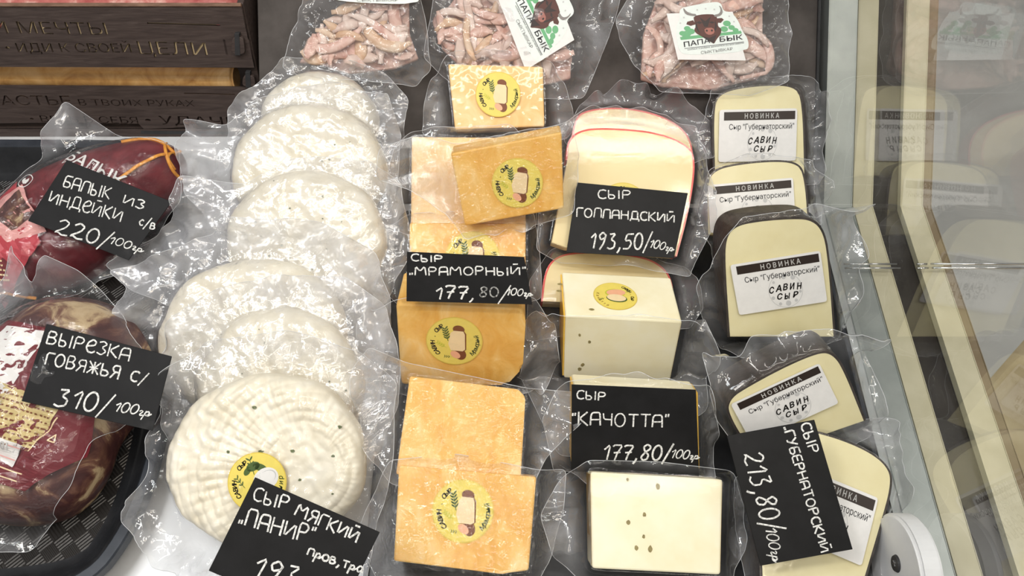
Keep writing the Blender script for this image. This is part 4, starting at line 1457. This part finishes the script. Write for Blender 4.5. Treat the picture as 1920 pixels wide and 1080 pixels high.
def lump(name, poly, T, W, mat, parent, seed, amp=0.003, under=0.4, freq=20):
    def top(u, v, d):
        e = np.clip(d / W, 0, 1)
        return T * np.sqrt(1 - (1 - e) ** 2) + amp * noise2(u, v, seed, freq) * e + amp * .4 * noise2(u, v, seed + 1, freq * 3) * e
    o = puck(name, poly, T * under, mat, parent, top, rings=44, m=200)
    P = np.asarray(poly)
    return o, (lambda u, v: top(np.asarray(u), np.asarray(v), np.clip(-sdist(np.stack([np.asarray(u), np.asarray(v)], 1), P), 0, None)))


def drape(g, topf, eps):
    a = np.array(g.v)
    h = topf(a[:, 0], a[:, 1])
    g.v = [(p[0], p[1], hh + p[2] + eps) for p, hh in zip(a, h)]


def quilt(g, quad, n, m, mat, z=0.0):
    """patch over a four-cornered area, fine enough to follow a curved surface"""
    q = np.asarray(quad)
    vs, fs = [], []
    for i in range(n + 1):
        for j in range(m + 1):
            s, t = j / m, i / n
            p = (q[0] * (1 - s) + q[1] * s) * (1 - t) + (q[3] * (1 - s) + q[2] * s) * t
            vs.append((p[0], p[1], z))
    for i in range(n):
        for j in range(m):
            a = i * (m + 1) + j
            fs.append((a, a + m + 1, a + m + 2, a + 1))
    g.add(vs, fs, mat)


rng0 = random.Random(3)
# --- turkey balyk
fb = Fr((180, 470), 0.036, 24)
by = thing('balyk_package', fb, 'dark red turkey meat tied with orange string, upper package on the black tray', 'meat')
pb = ccw(smooth_poly(fb.uvs([(0, 392), (60, 332), (140, 295), (225, 270), (300, 262), (338, 284), (346, 326), (326, 372), (285, 418), (240, 458), (170, 522), (90, 548), (0, 570), (-90, 560), (-110, 470)]), 2))
_, tb = lump('meat', pb, 0.030, 0.034, 'meat_red', by, 61, 0.0032)
g = Geo()
for pts in ([(242, 268), (262, 262), (290, 258), (318, 268), (338, 288)], [(250, 352), (275, 336), (300, 315), (318, 300), (332, 290)], [(318, 266), (326, 285), (336, 322), (342, 330)], [(340, 275), (328, 296), (338, 318)], [(0, 540), (40, 548), (70, 552)]):
    q = smooth_open(fb.uvs([(x, y + 8) for x, y in pts]), 2)
    h = tb(q[:, 0], q[:, 1])
    v, f = tube([(a[0], a[1], b + 0.0016) for a, b in zip(q, h)], 0.0016, 6, .6)
    mk('string', v, f, 'string_orange', by, smooth=True)
g = Geo()
quilt(g, fb.uvs([(-60, 400), (58, 352), (120, 470), (40, 560)]), 14, 14, 'label_film')
quilt(g, fb.uvs([(-5, 412), (78, 362), (128, 450), (60, 470)]), 14, 14, 'label_pink', .0003)
quilt(g, fb.uvs([(30, 420), (74, 372), (110, 420), (66, 448)]), 12, 12, 'meat_marbled', .0005)
quilt(g, fb.uvs([(-60, 440), (-2, 450), (58, 505), (14, 580)]), 14, 14, 'label_maroon', .0003)
drape(g, tb, 0.0034)
fp_ = g.build('printed_film', by)
g = Geo()
for k in range(7):
    a, b = (-40 + k * 6, 462 + k * 12), (44 + k * 1.5, 486 + k * 8)
    p0, p1 = fb.uv(a), fb.uv(b)
    d = (p1 - p0) / 14
    for s in range(14):
        A, B = p0 + d * s, p0 + d * (s + rng0.uniform(.5, .85))
        w = np.array((-d[1], d[0])) / np.linalg.norm(d) * .0007
        g.poly([A - w, B - w, B + w, A + w], .0008, 'print_cream')
put_text(g, 'БАЛЫК', fb.uv((148, 312)), fb.uv((262, 372)), 0.0105, 'print_white', .0004, .02)
put_text(g, 'ИЗ ИНДЕЙКИ', fb.uv((146, 322)), fb.uv((240, 372)), 0.0042, 'print_white', .0004, .01)
c = fb.uv((82, 355))
for r0, r1 in ((.0058, .0066),):
    n = 36
    pts = [c + r * np.array((cos(t), sin(t))) for r in (r0, r1) for t in np.linspace(0, 2 * pi, n, endpoint=False)]
    g.add([(*p, .0008) for p in pts], [(i, (i + 1) % n, n + (i + 1) % n, n + i) for i in range(n)], 'print_white')
g.poly([c + .0035 * np.array(q) for q in ((-.2, -.9), (.5, -.9), (.9, -.1), (.8, .7), (.3, .3), (0, .2), (-.3, .9), (-.8, .8), (-.95, .2), (-.6, -.4))], .0008, 'print_white')
drape(g, tb, 0.0034)
g.build('lettering', fp_)
g = Geo()
quilt(g, fb.uvs([(-40, 440), (36, 474), (10, 500), (-50, 480)]), 6, 8, 'print_white')
drape(g, tb, 0.0046)
st = g.build('date_sticker', by)
g = Geo()
put_text(g, '2025', fb.uv((4, 478)), fb.uv((20, 486)), 0.006, 'print_grey', .0003)
drape(g, tb, 0.0048)
g.build('lettering', st)
bag(by, fb, [(150, 208), (232, 262), (345, 285), (352, 385), (300, 440), (228, 515), (130, 562), (-20, 610), (-120, 600), (-160, 480), (0, 390), (82, 296)], pb, -0.004, 61,
    top=lambda u, v: tb(u, v) + .0050, amp=0.003, fall=0.02, inner=0.0009, floor=0.009, flare=((100, 14, .030),))

# --- beef tenderloin
fv = Fr((120, 900), 0.030, 18)
vy = thing('beef_package', fv, 'marbled cured beef in a clear bag with maroon label, lower package on the black tray', 'meat')
pv = ccw(smooth_poly(fv.uvs([(30, 600), (90, 566), (160, 556), (215, 575), (258, 620), (285, 690), (270, 760), (210, 830), (195, 890), (150, 958), (80, 985), (0, 985), (-80, 960), (-120, 800), (-80, 680)]), 2))
_, tv = lump('meat', pv, 0.036, 0.040, 'meat_marbled', vy, 71, 0.0036, freq=24)
g = Geo()
quilt(g, fv.uvs([(-60, 690), (60, 616), (255, 660), (190, 860)]), 18, 18, 'label_maroon')
quilt(g, fv.uvs([(-60, 860), (-60, 690), (190, 860), (95, 922)]), 18, 18, 'label_maroon')
quilt(g, fv.uvs([(-10, 690), (64, 628), (140, 640), (40, 800)]), 12, 12, 'print_white', .0003)
quilt(g, fv.uvs([(-40, 800), (30, 718), (168, 770), (116, 848)]), 14, 14, 'label_beige', .0004)
drape(g, tv, 0.0038)
fl_ = g.build('printed_film', vy)
g = Geo()
for k in range(9):
    a, b = (28 - k * 8, 735 + k * 9), (162 - k * 6, 776 + k * 9.5)
    p0, p1 = fv.uv(a), fv.uv(b)
    d = (p1 - p0) / 18
    for s in range(18):
        A, B = p0 + d * (s + .1), p0 + d * (s + rng0.uniform(.5, .9))
        w = np.array((-d[1], d[0])) / np.linalg.norm(d) * .0006
        g.poly([A - w, B - w, B + w, A + w], .0009, 'print_brown')
for a, b in (((-60, 838), (95, 892)), ((-60, 850), (88, 905)), ((160, 792), (112, 852))):
    p0, p1 = fv.uv(a), fv.uv(b)
    for s in range(10):
        A, B = p0 + (p1 - p0) * s / 10, p0 + (p1 - p0) * (s + 1) / 10
        w = np.array((-(B - A)[1], (B - A)[0])) / np.linalg.norm(B - A) * .0004
        g.poly([A - w, B - w, B + w, A + w], .0009, 'print_cream')
for q in ([(140, 832), (153, 822), (150, 836)],):                    # recycling triangle and a vine curl
    P_ = fv.uvs(q)
    for i in range(3):
        A, B = P_[i], P_[(i + 1) % 3]
        w = np.array((-(B - A)[1], (B - A)[0])) / np.linalg.norm(B - A) * .0004
        g.poly([A - w, B - w, B + w, A + w], .0009, 'print_cream')
drape(g, tv, 0.0038)
g.build('lettering', fl_)
g = Geo()
quilt(g, fv.uvs([(-30, 820), (32, 815), (100, 842), (78, 880)]), 8, 10, 'print_white')
drape(g, tv, 0.0050)
st = g.build('date_sticker', vy)
g = Geo()
put_text(g, '08.01.25', fv.uv((44, 842)), fv.uv((92, 858)), 0.0062, 'print_grey', .0004)
for a, b in (((30, 826), (98, 848)), ((26, 846), (84, 868))):
    p0, p1 = fv.uv(a), fv.uv(b)
    w = np.array((-(p1 - p0)[1], (p1 - p0)[0])) / np.linalg.norm(p1 - p0) * .0004
    g.poly([p0 - w, p1 - w, p1 + w, p0 + w], .0004, 'label_pink')
drape(g, tv, 0.0052)
g.build('lettering', st)
bag(vy, fv, [(45, 470), (84, 545), (125, 500), (172, 520), (240, 592), (296, 690), (288, 770), (205, 832), (172, 912), (72, 1034), (8, 1032), (-100, 1020), (-150, 800), (-60, 600)], pv, -0.004, 71,
    top=lambda u, v: tv(u, v) + .0056, amp=0.0035, fall=0.022, inner=0.001, floor=0.009, flare=((95, 16, .030), (-115, 16, .016)))


# ================================================================== bags of sliced pork ears at the back
def bull_label(parent, fr, tl, tr, bl, z, sheet=None):
    """white brand label; drawn in units of 500 wide from its top left corner"""
    a, b, c = fr.uv(tl, z), fr.uv(tr, z), fr.uv(bl, z)
    ex, ey = (b - a) / 500, (c - a) / 400
    M = lambda x, y: a + ex * x + ey * y

    def pl(g_, pts, m, dz=0., th=0.):
        g_.poly(ccw([M(*p) for p in pts]), z + dz, m, th)
    g = Geo()
    if sheet:
        pl(g, sheet, 'print_white', -.0002, .0002)
    out = smooth_poly([(85, 40), (135, 20), (330, -10), (372, 5), (375, 60), (430, 70), (470, 130), (490, 210), (520, 260), (522, 335), (480, 345), (430, 362), (90, 372), (50, 330), (46, 230), (56, 150), (85, 110)], 2)
    pl(g, out, 'label_mint', 0, .0002)
    lb = g.build('label', parent)
    g = Geo()
    pl(g, [(70, 238), (480, 205), (484, 226), (74, 260)], 'leaf_green', .0001)
    for (x, y, r) in ((90, 212, 22), (125, 178, 22), (148, 200, 26), (105, 232, 20), (392, 150, 26), (420, 180, 22), (445, 200, 20), (370, 190, 26), (120, 215, 28)):
        pl(g, [(x + r * cos(t), y + r * .8 * sin(t)) for t in np.linspace(0, 6.28, 12, endpoint=False)], 'leaf_green', .00012 + r * 1e-6)
    pl(g, [(170, 120), (130, 130), (122, 148), (150, 160), (185, 150)], 'bull_brown', .00015)            # ears
    pl(g, [(320, 112), (362, 110), (375, 122), (352, 145), (325, 142)], 'bull_brown', .00015)
    pl(g, smooth_poly([(175, 90), (250, 78), (325, 84), (335, 130), (330, 170), (352, 185), (345, 225), (312, 262), (292, 295), (278, 285), (245, 262), (210, 235), (180, 215), (168, 190), (185, 165), (176, 130)], 1), 'bull_brown', .00018)
    pl(g, smooth_poly([(192, 92), (160, 88), (125, 78), (112, 45), (116, 28), (132, 55), (160, 72), (196, 76)], 1), 'horn', .0002)
    pl(g, smooth_poly([(310, 86), (345, 80), (358, 62), (360, 40), (350, 18), (366, 30), (374, 62), (362, 92), (318, 104)], 1), 'horn', .0002)
    for s in (-1, 1):
        pl(g, [(252 + s * 42 - 22, 138), (252 + s * 42, 130 + s * 2), (252 + s * 42 + 20, 140), (252 + s * 42, 148)], 'bull_dark', .00022)
        pl(g, [(252 + s * 64, 120), (252 + s * 56, 180), (252 + s * 44, 215), (252 + s * 60, 200), (252 + s * 72, 170)], 'bull_dark', .00021)
    pl(g, [(215, 100), (250, 130), (290, 98), (262, 170), (240, 170)], 'bull_dark', .0002)
    pl(g, smooth_poly([(238, 180), (300, 176), (306, 215), (270, 232), (240, 216)], 1), 'bull_nose', .00023)
    for s in (-1, 1):
        pl(g, [(270 + s * 17 + 7 * cos(t), 198 + 8 * sin(t)) for t in np.linspace(0, 6.28, 10, endpoint=False)], 'bull_dark', .00026)
    pl(g, [(215, 235), (265, 250), (315, 230), (300, 262), (290, 290), (262, 270)], 'bull_dark', .00024)
    g.build('emblem', lb)
    g = Geo()
    ln = np.linalg.norm(ey)

    def tx(body, p, q, h, m, bold=.0, shear=0):
        put_text(g, body, M(*p), M(*q), h * ln, m, z + .00025, bold, shear)
    tx('ПАПА', (85, 312), (268, 285), 36, 'print_darkgrey', .02)
    tx('БЫК', (325, 282), (486, 268), 36, 'print_darkgrey', .02)
    tx('СЫКТЫВКАР', (195, 365), (412, 342), 20, 'print_grey', .02)
    tx('колбасы и рыбные деликатесы ручной работы', (110, 336), (490, 298), 11, 'print_darkgrey', .0)
    pl(g, [(92, 320), (492, 284), (492, 288), (92, 324)], 'print_darkgrey', .0002)
    for k in range(9):
        t = radians(200 + k * 17.5)
        x, y = 262 + 190 * cos(t), 190 + 150 * sin(t)
        pl(g, [(x - 5, y - 5), (x + 5, y - 5), (x + 5, y + 5), (x - 5, y + 5)], 'print_grey', .0002)
    g.build('lettering', lb)
    return lb


def ears(anchor, z, content_px, bag_px, label, seed, n, lab, tilt=37, lab_h=0.020, sheet=None, flare=(), pal=('ear_pink', 'ear_pale', 'ear_tan')):
    fr = Fr(anchor, z, tilt)
    t = thing('pork_ear_package', fr, label, 'meat', 'bags of sliced pork ears')
    poly = ccw(fr.uvs(content_px))
    rg = np.random.RandomState(seed)
    lo, hi = poly.min(0), poly.max(0)
    k = 0
    slab_poly = np.mean(poly, 0) + (poly - np.mean(poly, 0)) * .93
    puck('meat_mass', slab_poly, 0.012, pal[0], t, lambda u, v, d: 0.004 * np.clip(d / .02, 0, 1) - 0.004 + 0.003 * noise2(u, v, seed, 55) * np.clip(d / .01, 0, 1), rings=30, m=120)
    while k < n:
        c = lo + (hi - lo) * rg.rand(2)
        if sdist(c[None], poly)[0] > -0.006:
            continue
        L = rg.uniform(.03, .075)
        a = rg.uniform(0, 2 * pi)
        cur = rg.uniform(-55, 55)
        s = np.linspace(-.5, .5, 16) * L
        ang = a + cur * s * (1 + rg.uniform(-12, 12) * s)
        du = np.cumsum(np.cos(ang)) * L / 16
        dv = np.cumsum(np.sin(ang)) * L / 16
        u, v = c[0] + du - du.mean(), c[1] + dv - dv.mean()
        sd = sdist(np.stack([u, v], 1), poly)
        ok = sd < -0.002
        if ok.sum() < 8:
            continue
        u, v = u[ok], v[ok]
        h = 0.002 + 0.010 * rg.rand() + 0.003 * np.sin(np.linspace(0, 3.1, len(u)) + rg.uniform(0, 3))
        tp = np.clip(np.minimum(np.arange(len(u)), np.arange(len(u))[::-1]) / 2.5, .45, 1)
        vv, ff = tube(np.stack([u, v, h], 1), rg.uniform(.0030, .0062), 8, rg.uniform(.3, .6), tp)
        mk('meat_strip', vv, ff, pal[rg.choice(3, p=(.40, .38, .22))], t, smooth=True)
        k += 1
    topf = lambda u, v: 0.0155 + 0.003 * noise2(u, v, seed + 4, 22)
    bag(t, fr, bag_px, poly, -0.002, seed, top=topf, amp=0.006, fall=0.03, inner=0.002, flare=flare, tight='bag_calm')
    if lab:
        bull_label(t, fr, *lab, lab_h, sheet)
    return t


ears((680, 90), 0.115, [(550, 118), (590, 60), (660, -20), (770, -20), (772, 60), (790, 110), (740, 130), (650, 140), (590, 120)],
     [(540, 135), (552, 80), (600, -40), (780, -50), (800, 40), (812, 135), (780, 165), (660, 155), (600, 160)],
     'clear bag of sliced pork ears with white label, beside the wooden crate', 81, 46, ((606, -98), (786, -86), (598, 8)), lab_h=0.022)
ears((970, 80), 0.106, [(808, 40), (850, -20), (1060, -20), (1050, 60), (1080, 100), (1078, 150), (1010, 165), (930, 150), (860, 130), (820, 90)],
     [(796, 112), (815, 20), (830, -50), (1170, -50), (1156, 30), (1112, 142), (1092, 188), (950, 192), (850, 165)],
     'clear bag of sliced pork ears behind the rearmost orange block, its label turned sideways', 82, 60, ((1040, -72), (1090, 60), (938, -8)), lab_h=0.021,
     sheet=[(-20, 60), (520, 60), (520, 420), (-20, 420)])
ears((1320, 80), 0.110, [(1195, 150), (1200, 60), (1230, -20), (1440, -20), (1440, 90), (1448, 125), (1430, 150), (1330, 172), (1240, 165)],
     [(1150, 45), (1200, -40), (1462, -50), (1472, 80), (1466, 160), (1400, 184), (1230, 180), (1178, 122)],
     'clear bag of sliced pork ears with bull head label, beside the glass', 83, 50, ((1248, 8), (1389, 4), (1260, 112)), lab_h=0.0235,
     sheet=[(0, 66), (440, 66), (492, 420), (40, 400)], flare=((-20, 12, .012),))

# ================================================================== hand-chalked price cards


def card(quad, z, tilt, label, lines, lean=0, anchor=None):
    an = anchor or (quad[3][0] / 2 + quad[2][0] / 2, quad[3][1] / 2 + quad[2][1] / 2)
    fr = Fr(an, z, tilt, lean=lean)
    t = thing('price_card', fr, label, 'price card', 'black chalk price cards')
    poly = ccw(fr.uvs(quad))
    prism('board', poly, -0.0008, 0, 'card_black', t, 0.0002, seg=1)
    g = Geo()
    for i, ln in enumerate(lines):
        chars, a, b, h = ln[:4]
        kw = ln[4] if len(ln) > 4 else {}
        line_px(fr, g, chars, a, b, h, seed=i + int(quad[0][0]), **kw)
    g.build('chalk_lettering', t)
    return t


BIG = dict(wid=0.0013, slant=.12)
SM = dict(wid=0.0009, slant=.25)
card([(125, 300), (322, 378), (241, 488), (52, 414)], 0.076, 27, 'dark grey price card reading 220, lying on the dark red turkey meat', [
    (txt('БАЛЫК'), (117, 350), (208, 375), 26), (txt('ИЗ'), (230, 382), (273, 395), 20), (txt('ИНДеЙКИ'), (91, 379), (230, 418), 26),
    (txt('c/в'), (259, 422), (292, 432), 22), (txt('220/'), (101, 437), (206, 466), 33, BIG), (txt('100гр'), (203, 456), (268, 474), 17, SM)])
card([(87, 607), (322, 668), (286, 808), (40, 752)], 0.086, 22, 'black price card reading 310, lying on the marbled beef package', [
    (txt('ВЫРеЗКА'), (87, 643), (246, 678), 28), (txt('ГОВЯЖЬЯ'), (84, 683), (226, 712), 27), (txt('С/'), (243, 712), (274, 722), 22),
    (txt('310/'), (100, 760), (208, 778), 40, BIG), (txt('100гр'), (213, 770), (282, 782), 21, SM)])
card([(478, 895), (712, 998), (626, 1172), (391, 1070)], 0.094, 27, 'black price card lying askew on the front white panir round', [
    (txt('СЫР'), (473, 938), (543, 958), 28), (txt('МЯГКИЙ'), (552, 966), (672, 1019), 27), (txt('„ПАНИР"'), (447, 981), (590, 1022), 36),
    (txt('прoв') + [',', 'т', 'р', 'a'], (576, 1040), (682, 1076), 24), (txt('193,2'), (470, 1082), (606, 1128), 50, BIG)])
card([(763, 472), (983, 482), (998, 571), (762, 565)], 0.103, 46, 'black price card for marbled cheese reading 177, standing on an orange block', [
    (txt('СЫР'), (771, 489), (834, 492), 15), (txt('„МРАМОРНЫЙ"'), (768, 516), (990, 516), 19), (txt('177,'), (816, 560), (894, 562), 28, BIG),
    (txt('80'), (898, 556), (938, 557), 22, dict(m='chalk_faint')), (txt('/'), (934, 564), (962, 565), 30), (txt('100гр'), (948, 553), (998, 556), 15, SM)])
card([(1082, 342), (1290, 362), (1264, 484), (1062, 473)], 0.072, 30, 'black price card reading 193,50 on the red rind wedge', [
    (txt('СЫР'), (1121, 372), (1187, 374), 19), (txt('ГОЛЛАНДСКИЙ'), (1081, 406), (1268, 418), 20), (txt('193,50/'), (1106, 466), (1222, 468), 34, BIG), (txt('100гр'), (1216, 464), (1262, 472), 18, SM)])
card([(1072, 721), (1305, 731), (1311, 893), (1071, 884)], 0.0405, 46, 'black price card reading 177,80 covering the cream slab', [
    (txt('СЫР'), (1081, 748), (1139, 751), 20), (txt('"КАЧОТТА"'), (1072, 797), (1258, 801), 30), (txt('177,80/'), (1130, 862), (1260, 864), 36, BIG), (txt('100гр'), (1256, 858), (1310, 862), 20, SM)])
card([(1363, 817), (1527, 787), (1599, 1030), (1426, 1061)], 0.056, 26, 'black price card turned sideways at the front right, reading 213,80', [
    (txt('СЫР'), (1501, 796), (1519, 855), 24), (['„'] + txt('ГУБЕРНАТОРСКИЙ'), (1468, 802), (1540, 1040), 21), (txt('213,80/'), (1391, 852), (1434, 1000), 46, BIG), (txt('100гр'), (1434, 990), (1449, 1054), 26, SM)],
    anchor=(1500, 1040))
